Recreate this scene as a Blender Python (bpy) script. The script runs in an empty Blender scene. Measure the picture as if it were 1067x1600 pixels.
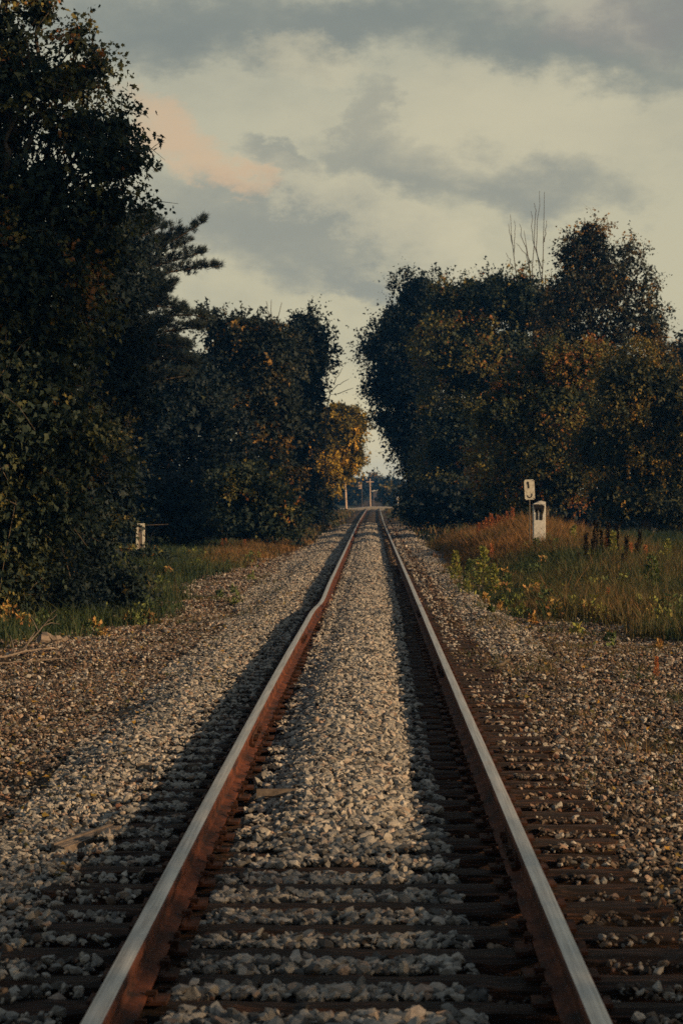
import bpy, bmesh, math
import numpy as np

sc = bpy.context.scene
F = 3779.0            # focal length in pixels of the 1067 px wide photograph (85 mm lens)
CX, CZ = 0.073, 1.56  # camera stands between the rails, eye height above the rail heads

# ------------------------------------------------------------------ camera
cam = bpy.data.cameras.new('camera'); camo = bpy.data.objects.new('camera', cam)
sc.collection.objects.link(camo); sc.camera = camo
cam.sensor_fit = 'HORIZONTAL'; cam.sensor_width = 24.0; cam.lens = 85.0
cam.clip_start = 0.1; cam.clip_end = 6000
camo.location = (CX, 0, CZ)
camo.rotation_euler = (math.radians(90) - math.atan(27 / F), 0, math.atan(46.5 / F))
cam.dof.use_dof = True; cam.dof.focus_distance = 22.0; cam.dof.aperture_fstop = 8.0

# ------------------------------------------------------------------ sun, sky, exposure
SUN_EL, SUN_BACK = math.radians(19), math.radians(18)     # low sun from the right, a little behind the camera
sl = bpy.data.lights.new('sun', 'SUN'); so = bpy.data.objects.new('sun', sl); sc.collection.objects.link(so)
sl.energy = 4.2; sl.angle = math.radians(0.8); sl.color = (1.0, 0.66, 0.34)
from mathutils import Vector
sdir = Vector((math.cos(SUN_EL) * math.cos(SUN_BACK), -math.cos(SUN_EL) * math.sin(SUN_BACK), math.sin(SUN_EL)))
so.rotation_euler = sdir.to_track_quat('Z', 'Y').to_euler()
so.location = (60, -10, 30)

sc.view_settings.view_transform = 'Standard'; sc.view_settings.look = 'None'
sc.view_settings.gamma = 1.0; sc.view_settings.exposure = 1.0
sc.view_settings.use_curve_mapping = False
sc.render.engine = 'CYCLES'
sc.cycles.max_bounces = 5; sc.cycles.diffuse_bounces = 3; sc.cycles.glossy_bounces = 2
sc.cycles.transmission_bounces = 2; sc.cycles.transparent_max_bounces = 4
sc.cycles.use_denoising = False

w = bpy.data.worlds.new('World'); sc.world = w; w.use_nodes = True
NT = w.node_tree; NT.nodes.clear()
def N(t, **k):
    n = NT.nodes.new(t)
    for a, b in k.items(): setattr(n, a, b)
    return n
def L(a, b): NT.links.new(a, b)
def M(op, a, b=None, c=None, clamp=False):
    n = N('ShaderNodeMath', operation=op, use_clamp=clamp)
    for i, v in enumerate((a, b, c)):
        if v is None: continue
        if isinstance(v, (int, float)): n.inputs[i].default_value = v
        else: L(v, n.inputs[i])
    return n.outputs[0]
def smooth(v, lo, hi):
    n = N('ShaderNodeMapRange', interpolation_type='SMOOTHSTEP')
    L(v, n.inputs[0]); n.inputs[1].default_value = lo; n.inputs[2].default_value = hi
    return n.outputs[0]
def mixc(f, a, b):
    n = N('ShaderNodeMix', data_type='RGBA')
    if isinstance(f, (int, float)): n.inputs[0].default_value = f
    else: L(f, n.inputs[0])
    for s, v in ((6, a), (7, b)):
        if isinstance(v, tuple): n.inputs[s].default_value = (*v, 1)
        else: L(v, n.inputs[s])
    return n.outputs[2]
tc = N('ShaderNodeTexCoord'); sep = N('ShaderNodeSeparateXYZ'); L(tc.outputs['Generated'], sep.inputs[0])
az = M('ARCTAN2', sep.outputs[0], sep.outputs[1]); el = M('ARCSINE', sep.outputs[2])
comb = N('ShaderNodeCombineXYZ'); L(az, comb.inputs[0]); L(M('MULTIPLY', el, 1.7), comb.inputs[1])
def noise(vec, scale, detail, rough=0.55):
    n = N('ShaderNodeTexNoise'); L(vec, n.inputs['Vector'])
    n.inputs['Scale'].default_value = scale; n.inputs['Detail'].default_value = detail; n.inputs['Roughness'].default_value = rough
    return n
n1 = noise(comb.outputs[0], 20, 9, 0.66); n2 = noise(comb.outputs[0], 9, 8, 0.58)
s1 = N('ShaderNodeSeparateColor'); L(n1.outputs['Color'], s1.inputs[0])
da = M('ADD', az, M('MULTIPLY', M('SUBTRACT', s1.outputs[0], 0.5), 0.10))
de = M('ADD', el, M('MULTIPLY', M('SUBTRACT', s1.outputs[1], 0.5), 0.06))
def blob(px, py, rx, ry, ang=0.0, lo=2.6, hi=-0.3):
    x = M('SUBTRACT', da, (px - 580) / F); y = M('SUBTRACT', de, (773 - py) / F)
    c, s = math.cos(ang), math.sin(ang)
    u = M('ADD', M('MULTIPLY', x, c * F / rx), M('MULTIPLY', y, s * F / rx))
    v = M('ADD', M('MULTIPLY', x, -s * F / ry), M('MULTIPLY', y, c * F / ry))
    r = M('ADD', M('MULTIPLY', u, u), M('MULTIPLY', v, v))
    return smooth(r, lo, hi)
def addall(ls):
    o = ls[0]
    for q in ls[1:]: o = M('MAXIMUM', o, q)
    return o
sky = N('ShaderNodeTexSky', sky_type='NISHITA'); sky.sun_disc = False
sky.sun_elevation = SUN_EL; sky.sun_rotation = math.radians(90) + SUN_BACK
sky.altitude = 200; sky.dust_density = 2.0
skyc = N('ShaderNodeMix', data_type='RGBA', blend_type='MULTIPLY'); skyc.inputs[0].default_value = 1
L(sky.outputs[0], skyc.inputs[6]); skyc.inputs[7].default_value = (0.10, 0.10, 0.10, 1)
# stratus: cream at the horizon, cooler and darker overhead
hg = smooth(el, 0.08, 0.75)
base = mixc(hg, (0.585, 0.52, 0.335), (0.045, 0.13, 0.27))
low = smooth(el, 0.07, 0.0)
base = mixc(low, base, (0.86, 0.70, 0.38))
mid = smooth(el, 0.04, 0.24)
base = mixc(M('MULTIPLY', mid, 0.5), base, (0.40, 0.41, 0.32))
base = mixc(0.12, base, skyc.outputs[2])
dens = smooth(n2.outputs[0], 0.40, 0.68)
base = mixc(M('MULTIPLY', M('MULTIPLY', dens, 0.42), smooth(el, 0.5, 0.2)), base, (0.26, 0.275, 0.235))
dark = addall([blob(640, 265, 120, 45, -0.15), blob(555, 215, 38, 70), blob(820, 290, 130, 40), blob(430, 255, 60, 22, -0.3),
               blob(420, 350, 190, 60, -0.25, 2.4, -0.3), blob(540, 420, 110, 30, -0.5)])
base = mixc(M('MULTIPLY', dark, 0.85), base, (0.25, 0.265, 0.235))
topd = addall([blob(300, 60, 180, 45, 0, 3.0, -0.3), blob(560, 45, 230, 38, 0, 3.0, -0.3), blob(860, 85, 190, 42, -0.12, 3.0, -0.3), blob(1060, 40, 90, 50, -0.2, 3.0, -0.3)])
base = mixc(M('MULTIPLY', topd, 0.75), base, (0.15, 0.185, 0.19))
lite = addall([blob(480, 300, 110, 26, -0.45), blob(650, 380, 140, 38, -0.5), blob(480, 90, 70, 28), blob(820, 200, 260, 60, 0, 3, -0.4)])
base = mixc(M('MULTIPLY', lite, 0.38), base, (0.64, 0.57, 0.385))
peach = addall([blob(262, 212, 62, 32, -0.5, 3.4, -0.4), blob(330, 262, 60, 20, -0.3, 3.0, -0.4)])
base = mixc(M('MULTIPLY', peach, 0.75), base, (0.62, 0.43, 0.27))
pink = blob(960, 40, 130, 40, 0, 3, -0.4)
base = mixc(M('MULTIPLY', pink, 0.3), base, (0.33, 0.27, 0.25))
bg = N('ShaderNodeBackground'); L(base, bg.inputs[0]); bg.inputs[1].default_value = 0.53
wo = N('ShaderNodeOutputWorld'); L(bg.outputs[0], wo.inputs[0])
w.cycles.sampling_method = 'MANUAL'; w.cycles.sample_map_resolution = 256

# ------------------------------------------------------------------ helpers
def W(px, py, d):                      # place of a thing seen at this bearing and distance
    return np.array([CX + (px - 580) / F * d, d, CZ - (py - 773) / F * d])
def sstep(x, a, b):
    t = np.clip((x - a) / (b - a), 0, 1); return t * t * (3 - 2 * t)
def vn(x, y, s=1.0, seed=0):           # cheap smooth value noise
    x = np.asarray(x, float) / s; y = np.asarray(y, float) / s
    xi = np.floor(x); yi = np.floor(y); fx = x - xi; fy = y - yi
    fx = fx * fx * (3 - 2 * fx); fy = fy * fy * (3 - 2 * fy)
    def h(a, b):
        v = np.sin(a * 127.1 + b * 311.7 + seed * 74.7) * 43758.5453; return v - np.floor(v)
    return (h(xi, yi) * (1 - fx) + h(xi + 1, yi) * fx) * (1 - fy) + (h(xi, yi + 1) * (1 - fx) + h(xi + 1, yi + 1) * fx) * fy

class Geo:
    def __init__(s): s.v = []; s.f = []; s.t = []; s.n = 0
    def add(s, v, f, t=0.0):
        v = np.asarray(v, np.float32); f = np.asarray(f, np.int32)
        s.v.append(v); s.f.append(f + s.n); s.n += len(v)
        s.t.append(np.broadcast_to(np.asarray(t, np.float32), (len(f),)))
    def mesh(s, name, mat, smooth=False):
        me = bpy.data.meshes.new(name); v = np.concatenate(s.v)
        me.vertices.add(len(v)); me.vertices.foreach_set('co', v.ravel())
        tot = np.concatenate([np.full(len(f), f.shape[1], np.int32) for f in s.f])
        lp = np.concatenate([f.ravel() for f in s.f])
        st = np.concatenate([[0], np.cumsum(tot)[:-1]]).astype(np.int32)
        me.loops.add(len(lp)); me.loops.foreach_set('vertex_index', lp)
        me.polygons.add(len(tot)); me.polygons.foreach_set('loop_start', st)
        try: me.polygons.foreach_set('loop_total', tot)
        except Exception: pass
        a = me.attributes.new('tint', 'FLOAT', 'FACE'); a.data.foreach_set('value', np.concatenate(s.t))
        me.update(calc_edges=True); me.materials.append(mat)
        me.polygons.foreach_set('use_smooth', np.full(len(tot), smooth))
        return me
def link(name, me, parent=None):
    o = bpy.data.objects.new(name, me); sc.collection.objects.link(o)
    if parent is not None:
        o.parent = parent
        if me is not None and parent.location.length > 0 and getattr(me, 'library', None) is None: pass
    return o
def tag(o, label=None, cat=None, group=None, kind=None):
    if label: o['label'] = label
    if cat: o['category'] = cat
    if group: o['group'] = group
    if kind: o['kind'] = kind
    return o
def empty(name, loc, rz=0.0):
    o = bpy.data.objects.new(name, None); sc.collection.objects.link(o)
    o.location = loc; o.rotation_euler = (0, 0, rz); o.empty_display_size = 0.2; return o
def part(name, g, mat, parent, smooth=False):     # world-space geometry put under a thing standing at parent.location
    me = g.mesh(name, mat, smooth)
    if parent is not None and parent.location.length > 0:
        p = np.empty(len(me.vertices) * 3, np.float32); me.vertices.foreach_get('co', p)
        p = p.reshape(-1, 3) - np.array(parent.location, np.float32)
        me.vertices.foreach_set('co', p.ravel()); me.update()
    return link(name, me, parent)
def copy_tree(o, parent=None):
    c = o.copy(); sc.collection.objects.link(c)
    if parent is not None: c.parent = parent
    for ch in list(o.children): copy_tree(ch, c)
    return c

def tube(g, pts, rad, sides=6, t=0.0, cap=True):
    pts = np.asarray(pts, float); n = len(pts); rad = np.broadcast_to(np.asarray(rad, float), (n,))
    d = np.gradient(pts, axis=0); d /= np.linalg.norm(d, axis=1, keepdims=True) + 1e-9
    ref = np.where(np.abs(d[:, 2:3]) > 0.8, np.array([[1.0, 0, 0]]), np.array([[0, 0, 1.0]]))
    a = np.cross(d, ref); a /= np.linalg.norm(a, axis=1, keepdims=True) + 1e-9; b = np.cross(d, a)
    th = np.arange(sides) * 2 * math.pi / sides
    v = pts[:, None] + rad[:, None, None] * (np.cos(th)[None, :, None] * a[:, None] + np.sin(th)[None, :, None] * b[:, None])
    i = np.arange(n - 1)[:, None] * sides; j = np.arange(sides)[None]; k = (j + 1) % sides
    f = np.stack([i + j, i + k, i + sides + k, i + sides + j], -1).reshape(-1, 4)
    g.add(v.reshape(-1, 3), f, t)
    if cap:
        g.add(np.vstack([v[-1], pts[-1:]]), [[q, (q + 1) % sides, sides] for q in range(sides)], t)
        g.add(np.vstack([v[0], pts[:1]]), [[(q + 1) % sides, q, sides] for q in range(sides)], t)
BOXF = [[0, 3, 2, 1], [4, 5, 6, 7], [0, 1, 5, 4], [1, 2, 6, 5], [2, 3, 7, 6], [3, 0, 4, 7]]
def box(g, x0, x1, y0, y1, z0, z1, t=0.0):
    g.add([[x0, y0, z0], [x1, y0, z0], [x1, y1, z0], [x0, y1, z0], [x0, y0, z1], [x1, y0, z1], [x1, y1, z1], [x0, y1, z1]], BOXF, t)

# ------------------------------------------------------------------ materials
def mat(name, build):
    m = bpy.data.materials.new(name); m.use_nodes = True; nt = m.node_tree
    bs = nt.nodes['Principled BSDF']; build(nt, bs); return m
def nn(nt, t, **k):
    n = nt.nodes.new(t)
    for a, b in k.items():
        if a.startswith('i_'): n.inputs[a[2:].replace('_', ' ')].default_value = b
        else: setattr(n, a, b)
    return n
def ramp(nt, fac, stops, interp='LINEAR'):
    r = nt.nodes.new('ShaderNodeValToRGB'); r.color_ramp.interpolation = interp
    e = r.color_ramp.elements
    while len(e) < len(stops): e.new(0.5)
    for q, (p, c) in zip(e, stops): q.position = p; q.color = (*c, 1) if len(c) == 3 else c
    if fac is not None: nt.links.new(fac, r.inputs[0])
    return r
def noisy(nt, scale, detail=5, rough=0.6, coord='Object', stretch=None):
    t = nt.nodes.new('ShaderNodeTexCoord'); n = nt.nodes.new('ShaderNodeTexNoise')
    if stretch:
        mp = nt.nodes.new('ShaderNodeMapping'); mp.inputs['Scale'].default_value = stretch
        nt.links.new(t.outputs[coord], mp.inputs[0]); nt.links.new(mp.outputs[0], n.inputs['Vector'])
    else: nt.links.new(t.outputs[coord], n.inputs['Vector'])
    n.inputs['Scale'].default_value = scale; n.inputs['Detail'].default_value = detail; n.inputs['Roughness'].default_value = rough
    return n.outputs[0]
def bump(nt, bs, h, strength=0.4, dist=0.01):
    b = nt.nodes.new('ShaderNodeBump'); b.inputs['Strength'].default_value = strength; b.inputs['Distance'].default_value = dist
    nt.links.new(h, b.inputs['Height']); nt.links.new(b.outputs[0], bs.inputs['Normal'])
def setr(bs, rough, spec=0.3, metal=0.0):
    bs.inputs['Roughness'].default_value = rough; bs.inputs['Specular IOR Level'].default_value = spec; bs.inputs['Metallic'].default_value = metal

def leaf_mat(name, stops, trans=0.22, spec=0.15):
    def b(nt, bs):
        a = nt.nodes.new('ShaderNodeAttribute'); a.attribute_name = 'tint'
        r = ramp(nt, a.outputs['Fac'], stops)
        setr(bs, 0.65, spec)
        nt.links.new(r.outputs[0], bs.inputs['Base Color'])
        tr = nt.nodes.new('ShaderNodeBsdfTranslucent'); nt.links.new(r.outputs[0], tr.inputs[0])
        mx = nt.nodes.new('ShaderNodeMixShader'); mx.inputs[0].default_value = trans
        nt.links.new(bs.outputs[0], mx.inputs[1]); nt.links.new(tr.outputs[0], mx.inputs[2])
        nt.links.new(mx.outputs[0], nt.nodes['Material Output'].inputs[0])
    return mat(name, b)
MG = leaf_mat('maple_leaves', [(0, (0.008, 0.018, 0.019)), (0.45, (0.019, 0.031, 0.022)), (0.7, (0.065, 0.068, 0.024)), (0.92, (0.17, 0.135, 0.034)), (1, (0.22, 0.09, 0.03))])
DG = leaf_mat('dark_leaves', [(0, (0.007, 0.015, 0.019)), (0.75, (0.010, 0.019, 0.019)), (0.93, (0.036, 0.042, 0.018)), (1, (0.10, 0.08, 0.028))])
OG = leaf_mat('autumn_leaves', [(0, (0.012, 0.021, 0.019)), (0.45, (0.028, 0.036, 0.020)), (0.75, (0.13, 0.105, 0.028)), (1, (0.27, 0.15, 0.030))])
RG = leaf_mat('russet_leaves', [(0, (0.009, 0.017, 0.019)), (0.55, (0.018, 0.025, 0.019)), (0.85, (0.075, 0.058, 0.024)), (1, (0.21, 0.12, 0.030))])
NG = leaf_mat('pine_needles', [(0, (0.008, 0.016, 0.018)), (0.7, (0.014, 0.022, 0.019)), (1, (0.040, 0.028, 0.018))], 0.05)
GR = leaf_mat('grass_blades', [(0, (0.009, 0.022, 0.014)), (0.3, (0.026, 0.044, 0.018)), (0.52, (0.060, 0.056, 0.024)), (0.78, (0.13, 0.074, 0.030)), (1, (0.20, 0.10, 0.036))], 0.25)
SUN_GOLD = leaf_mat('sun_brightened_leaves', [(0, (0.02, 0.03, 0.015)), (0.4, (0.10, 0.085, 0.022)), (0.7, (0.36, 0.25, 0.04)), (1, (0.52, 0.29, 0.045))], 0.35)  # brighter leaves: sunlight on the far cherry tree put into the colour
WD = leaf_mat('weed_leaves', [(0, (0.006, 0.005, 0.005)), (0.12, (0.034, 0.023, 0.017)), (0.3, (0.052, 0.081, 0.034)), (0.6, (0.184, 0.196, 0.046)), (0.8, (0.287, 0.172, 0.057)), (1, (0.391, 0.115, 0.057))], 0.2)

def b_bark(nt, bs):
    n = noisy(nt, 14, 6, 0.65, stretch=(1, 1, 0.25))
    nt.links.new(ramp(nt, n, [(0.3, (0.025, 0.02, 0.016)), (0.7, (0.10, 0.08, 0.06))]).outputs[0], bs.inputs['Base Color'])
    setr(bs, 0.95, 0.1); bump(nt, bs, n, 0.8, 0.03)
BARK = mat('bark', b_bark)
def b_dry(nt, bs):
    n = noisy(nt, 30, 5, 0.6)
    nt.links.new(ramp(nt, n, [(0.3, (0.06, 0.05, 0.045)), (0.7, (0.18, 0.145, 0.12))]).outputs[0], bs.inputs['Base Color']); setr(bs, 0.9, 0.1)
DRY = mat('dry_wood', b_dry)

def b_tie(nt, bs):
    n = noisy(nt, 6, 8, 0.7, stretch=(0.5, 9, 9)); n2 = noisy(nt, 2.2, 4, 0.6)
    r = ramp(nt, n, [(0.3, (0.004, 0.004, 0.005)), (0.52, (0.018, 0.013, 0.011)), (0.72, (0.13, 0.066, 0.042))])
    m = nt.nodes.new('ShaderNodeMix'); m.data_type = 'RGBA'; m.blend_type = 'MULTIPLY'; m.inputs[0].default_value = 0.7
    nt.links.new(r.outputs[0], m.inputs[6]); nt.links.new(ramp(nt, n2, [(0.35, (0.45, 0.42, 0.42)), (0.65, (1.2, 0.95, 0.85))]).outputs[0], m.inputs[7])
    nt.links.new(m.outputs[2], bs.inputs['Base Color']); setr(bs, 0.9, 0.15); bump(nt, bs, n, 1.0, 0.02)
TIE = mat('sleeper_wood', b_tie)
def b_rust(nt, bs):
    n = noisy(nt, 9, 8, 0.7, stretch=(1, 0.35, 1)); n2 = noisy(nt, 120, 3)
    r = ramp(nt, n, [(0.36, (0.010, 0.005, 0.005)), (0.53, (0.055, 0.016, 0.008)), (0.7, (0.115, 0.036, 0.017))])
    nt.links.new(r.outputs[0], bs.inputs['Base Color']); setr(bs, 0.85, 0.15); bump(nt, bs, n2, 0.4, 0.003)
RUST = mat('rust', b_rust)
def b_plate(nt, bs):
    n = noisy(nt, 14, 6)
    nt.links.new(ramp(nt, n, [(0.35, (0.010, 0.007, 0.006)), (0.7, (0.060, 0.023, 0.014))]).outputs[0], bs.inputs['Base Color']); setr(bs, 0.9, 0.1); bump(nt, bs, n, 0.6, 0.004)
PLATE = mat('rusty_plate', b_plate)
def b_steel(nt, bs):
    n = noisy(nt, 30, 5, 0.6, stretch=(3, 0.04, 1)); n2 = noisy(nt, 3, 5, 0.7)
    r = ramp(nt, n, [(0.25, (0.17, 0.15, 0.135)), (0.5, (0.33, 0.315, 0.295)), (0.75, (0.48, 0.46, 0.44))])
    nt.links.new(r.outputs[0], bs.inputs['Base Color']); setr(bs, 0.42, 0.5, 0.75)
    nt.links.new(ramp(nt, n2, [(0.3, (0.32,) * 3), (0.7, (0.58,) * 3)]).outputs[0], bs.inputs['Roughness'])
STEEL = mat('worn_rail_head', b_steel)

def b_ground(nt, bs):
    n = noisy(nt, 1.3, 8, 0.65); n2 = noisy(nt, 18, 8, 0.7)
    r = ramp(nt, n, [(0.3, (0.014, 0.012, 0.011)), (0.5, (0.032, 0.025, 0.02)), (0.7, (0.065, 0.046, 0.032))])
    a = nt.nodes.new('ShaderNodeAttribute'); a.attribute_name = 'green'
    r2 = ramp(nt, n2, [(0.3, (0.010, 0.016, 0.010)), (0.7, (0.032, 0.036, 0.018))])
    m = nt.nodes.new('ShaderNodeMix'); m.data_type = 'RGBA'
    nt.links.new(a.outputs['Fac'], m.inputs[0]); nt.links.new(r.outputs[0], m.inputs[6]); nt.links.new(r2.outputs[0], m.inputs[7])
    m2 = nt.nodes.new('ShaderNodeMix'); m2.data_type = 'RGBA'; m2.blend_type = 'MULTIPLY'; m2.inputs[0].default_value = 0.8
    nt.links.new(m.outputs[2], m2.inputs[6]); nt.links.new(ramp(nt, n2, [(0.3, (0.5,) * 3), (0.7, (1.3,) * 3)]).outputs[0], m2.inputs[7])
    nt.links.new(m2.outputs[2], bs.inputs['Base Color']); setr(bs, 0.95, 0.1); bump(nt, bs, n2, 1.0, 0.04)
GROUND = mat('soil', b_ground)

def stone_mat(name, stops, rough=0.85):
    def b(nt, bs):
        oi = nt.nodes.new('ShaderNodeObjectInfo')
        r = ramp(nt, oi.outputs['Random'], stops)
        n = noisy(nt, 1.6, 5, 0.65)
        m = nt.nodes.new('ShaderNodeMix'); m.data_type = 'RGBA'; m.blend_type = 'MULTIPLY'; m.inputs[0].default_value = 1
        nt.links.new(r.outputs[0], m.inputs[6]); nt.links.new(ramp(nt, n, [(0.3, (0.62, 0.6, 0.58)), (0.65, (1.08, 1.06, 1.04))]).outputs[0], m.inputs[7])
        nt.links.new(m.outputs[2], bs.inputs['Base Color']); setr(bs, rough, 0.25); bump(nt, bs, n, 0.25, 0.08)
    return mat(name, b)
ST_GREY = stone_mat('limestone_ballast', [(0, (0.021, 0.021, 0.023)), (0.16, (0.059, 0.058, 0.058)), (0.34, (0.151, 0.149, 0.145)), (0.6, (0.218, 0.208, 0.194)), (0.85, (0.286, 0.264, 0.238)), (0.92, (0.210, 0.153, 0.123)), (1, (0.353, 0.336, 0.312))])
ST_TAN = stone_mat('weathered_gravel', [(0, (0.014, 0.012, 0.012)), (0.3, (0.04, 0.031, 0.026)), (0.6, (0.10, 0.075, 0.058)), (0.82, (0.17, 0.125, 0.092)), (0.92, (0.12, 0.055, 0.035)), (1, (0.30, 0.265, 0.225))])

def b_conc(nt, bs):
    n = noisy(nt, 9, 8, 0.7)
    nt.links.new(ramp(nt, n, [(0.3, (0.18, 0.18, 0.17)), (0.45, (0.42, 0.41, 0.39)), (0.7, (0.60, 0.59, 0.56))]).outputs[0], bs.inputs['Base Color']); setr(bs, 0.9, 0.2); bump(nt, bs, n, 0.5, 0.01)
CONC = mat('weathered_concrete', b_conc)
def b_black(nt, bs):
    n = noisy(nt, 20, 5)
    nt.links.new(ramp(nt, n, [(0.3, (0.004, 0.004, 0.005)), (0.7, (0.014, 0.013, 0.013))]).outputs[0], bs.inputs['Base Color']); setr(bs, 0.8, 0.2)
BLACK = mat('black_paint', b_black)
def b_white(nt, bs):
    n = noisy(nt, 16, 8, 0.75)
    nt.links.new(ramp(nt, n, [(0.34, (0.16, 0.12, 0.085)), (0.47, (0.42, 0.40, 0.34)), (0.68, (0.60, 0.58, 0.51))]).outputs[0], bs.inputs['Base Color']); setr(bs, 0.6, 0.3)
WHITE = mat('weathered_white_paint', b_white)
def b_pole(nt, bs):
    n = noisy(nt, 8, 6, 0.7, stretch=(4, 4, 0.3))
    nt.links.new(ramp(nt, n, [(0.3, (0.30, 0.20, 0.14)), (0.7, (0.58, 0.44, 0.34))]).outputs[0], bs.inputs['Base Color']); setr(bs, 0.9, 0.1)
POLE = mat('pole_wood', b_pole)
def b_road(nt, bs):
    n = noisy(nt, 3, 8, 0.7)
    nt.links.new(ramp(nt, n, [(0.3, (0.16, 0.145, 0.125)), (0.7, (0.30, 0.27, 0.23))]).outputs[0], bs.inputs['Base Color']); setr(bs, 0.9, 0.2)
ROAD = mat('worn_asphalt', b_road)
def b_metal(nt, bs):
    n = noisy(nt, 12, 4)
    nt.links.new(ramp(nt, n, [(0.3, (0.04, 0.035, 0.03)), (0.7, (0.10, 0.085, 0.07))]).outputs[0], bs.inputs['Base Color']); setr(bs, 0.7, 0.3, 0.3)
DMET = mat('dark_metal', b_metal)
def b_wall(nt, bs):
    n = noisy(nt, 1.5, 5)
    nt.links.new(ramp(nt, n, [(0.3, (0.06, 0.055, 0.06)), (0.7, (0.10, 0.09, 0.095))]).outputs[0], bs.inputs['Base Color']); setr(bs, 0.9, 0.1)
WALL = mat('shed_boards', b_wall)

# ------------------------------------------------------------------ terrain
def track_x(y): return 0.05 * sstep(y, 16, 52) + 0.25 * sstep(y, 120, 300)
def track_z(y): return (-0.09 * sstep(y, 16, 52))
MOUND = lambda x, y: sstep(x, 1.9, 5.0) * (0.18 * sstep(y, 36, 52) + 0.66 * np.exp(-((y - 74) / 19) ** 2 - ((x - 4.3) / 2.4) ** 2) + 0.0)
def H(x, y):
    x = np.asarray(x, float); y = np.asarray(y, float)
    u = x - track_x(y)
    z = -0.238 + track_z(y) + 0 * u
    core = np.exp(-(np.abs(u + 0.09) / 0.41) ** 3.0)
    z = z + core * (0.035 + 0.125 * sstep(y, 10.6, 13.6) - 0.03 * sstep(y, 20, 30)) * (0.94 + 0.12 * vn(x, y, 1.1, 5))
    far = sstep(y, 30, 60)
    lr = np.exp(-((u + 1.5) / 0.34) ** 2) * sstep(y, 11, 17)
    z = z + lr * (0.045 + 0.04 * vn(x, y, 1.3, 7))
    rr = np.exp(-((u - 1.75) / 0.35) ** 2) * sstep(y, 22, 36)
    z = z + rr * 0.09
    out = sstep(np.abs(u), 1.5, 2.4)
    z = z - out * (0.06 + 0.05 * sstep(-u, 1.5, 3)) + out * 0.09 * (vn(x, y, 1.6, 1) - 0.5) + out * 0.15 * (vn(x, y, 6.0, 2) - 0.5)
    z = z + MOUND(x, y) + 0.15 * sstep(-x, 2.8, 6) * sstep(y, 44, 70)
    z = z + 0.75 * sstep(y, 318, 420)
    z = z - 0.02 * (vn(x, y, 0.35, 3)) 
    z = z + 2.0 * sstep(np.abs(x), 25, 120) * sstep(y, -50, 50) * 0.3
    return z
def greenness(x, y):
    lb = np.interp(y, [-200, 20, 29, 33, 36, 45, 55, 66, 90, 110, 130], [-7.0, -6.5, -4.6, -3.6, -3.2, -3.3, -4.0, -3.3, -2.5, -2.2, -2.0])
    rb = np.interp(y, [-200, 20, 30, 35, 42, 50, 60, 75, 110, 160], [5.5, 5.0, 4.2, 2.9, 2.05, 1.95, 2.1, 2.3, 2.2, 1.9])
    j = (vn(x, y, 0.9, 11) - 0.5) * 1.0
    return np.maximum(sstep(lb - x + j, -0.1, 0.6), sstep(x - rb + j, -0.1, 0.6))

def axis(vals): return np.unique(np.round(np.concatenate(vals), 4))
xs = axis([np.linspace(-2.4, 2.4, 97), np.linspace(-8, -2.4, 45), np.linspace(2.4, 10, 50), -np.geomspace(8, 900, 30), np.geomspace(10, 900, 30)])
ys = axis([np.linspace(-6, 5, 12), np.arange(5, 20, 0.09), np.arange(20, 50, 0.18), np.arange(50, 120, 0.7), np.arange(120, 360, 3), np.geomspace(360, 2500, 20), -np.geomspace(8, 300, 8)])
X, Y = np.meshgrid(xs, ys); Z = H(X, Y)
g = Geo(); nx = len(xs); i = (np.arange(len(ys) - 1)[:, None] * nx + np.arange(nx - 1)[None]).ravel()
g.add(np.stack([X, Y, Z], -1).reshape(-1, 3), np.stack([i, i + 1, i + nx + 1, i + nx], -1))
me = g.mesh('ground', GROUND, True)
a = me.attributes.new('green', 'FLOAT', 'POINT'); a.data.foreach_set('value', greenness(X, Y).ravel().astype(np.float32))
ground = tag(link('ground', me), kind='structure')

# paved level crossing about 300 m away
g = Geo(); xr = np.linspace(-60, 60, 61)
for s, (y0, y1) in enumerate([(293, 306)]):
    A = [[x, y0, H(np.clip(x, -3, 3), 300.0) + 0.30] for x in xr]; B = [[x, y1, H(np.clip(x, -3, 3), 300.0) + 0.31] for x in xr]
    n = len(xr); g.add(A + B, [[k, k + 1, n + k + 1, n + k] for k in range(n - 1)])
    C = [[x, y0, H(np.clip(x, -3, 3), 300.0) - 0.4] for x in xr]
    g.add(A + C, [[n + k, n + k + 1, k + 1, k] for k in range(n - 1)])
road = tag(part('road', g, ROAD, None), kind='structure')

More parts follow.
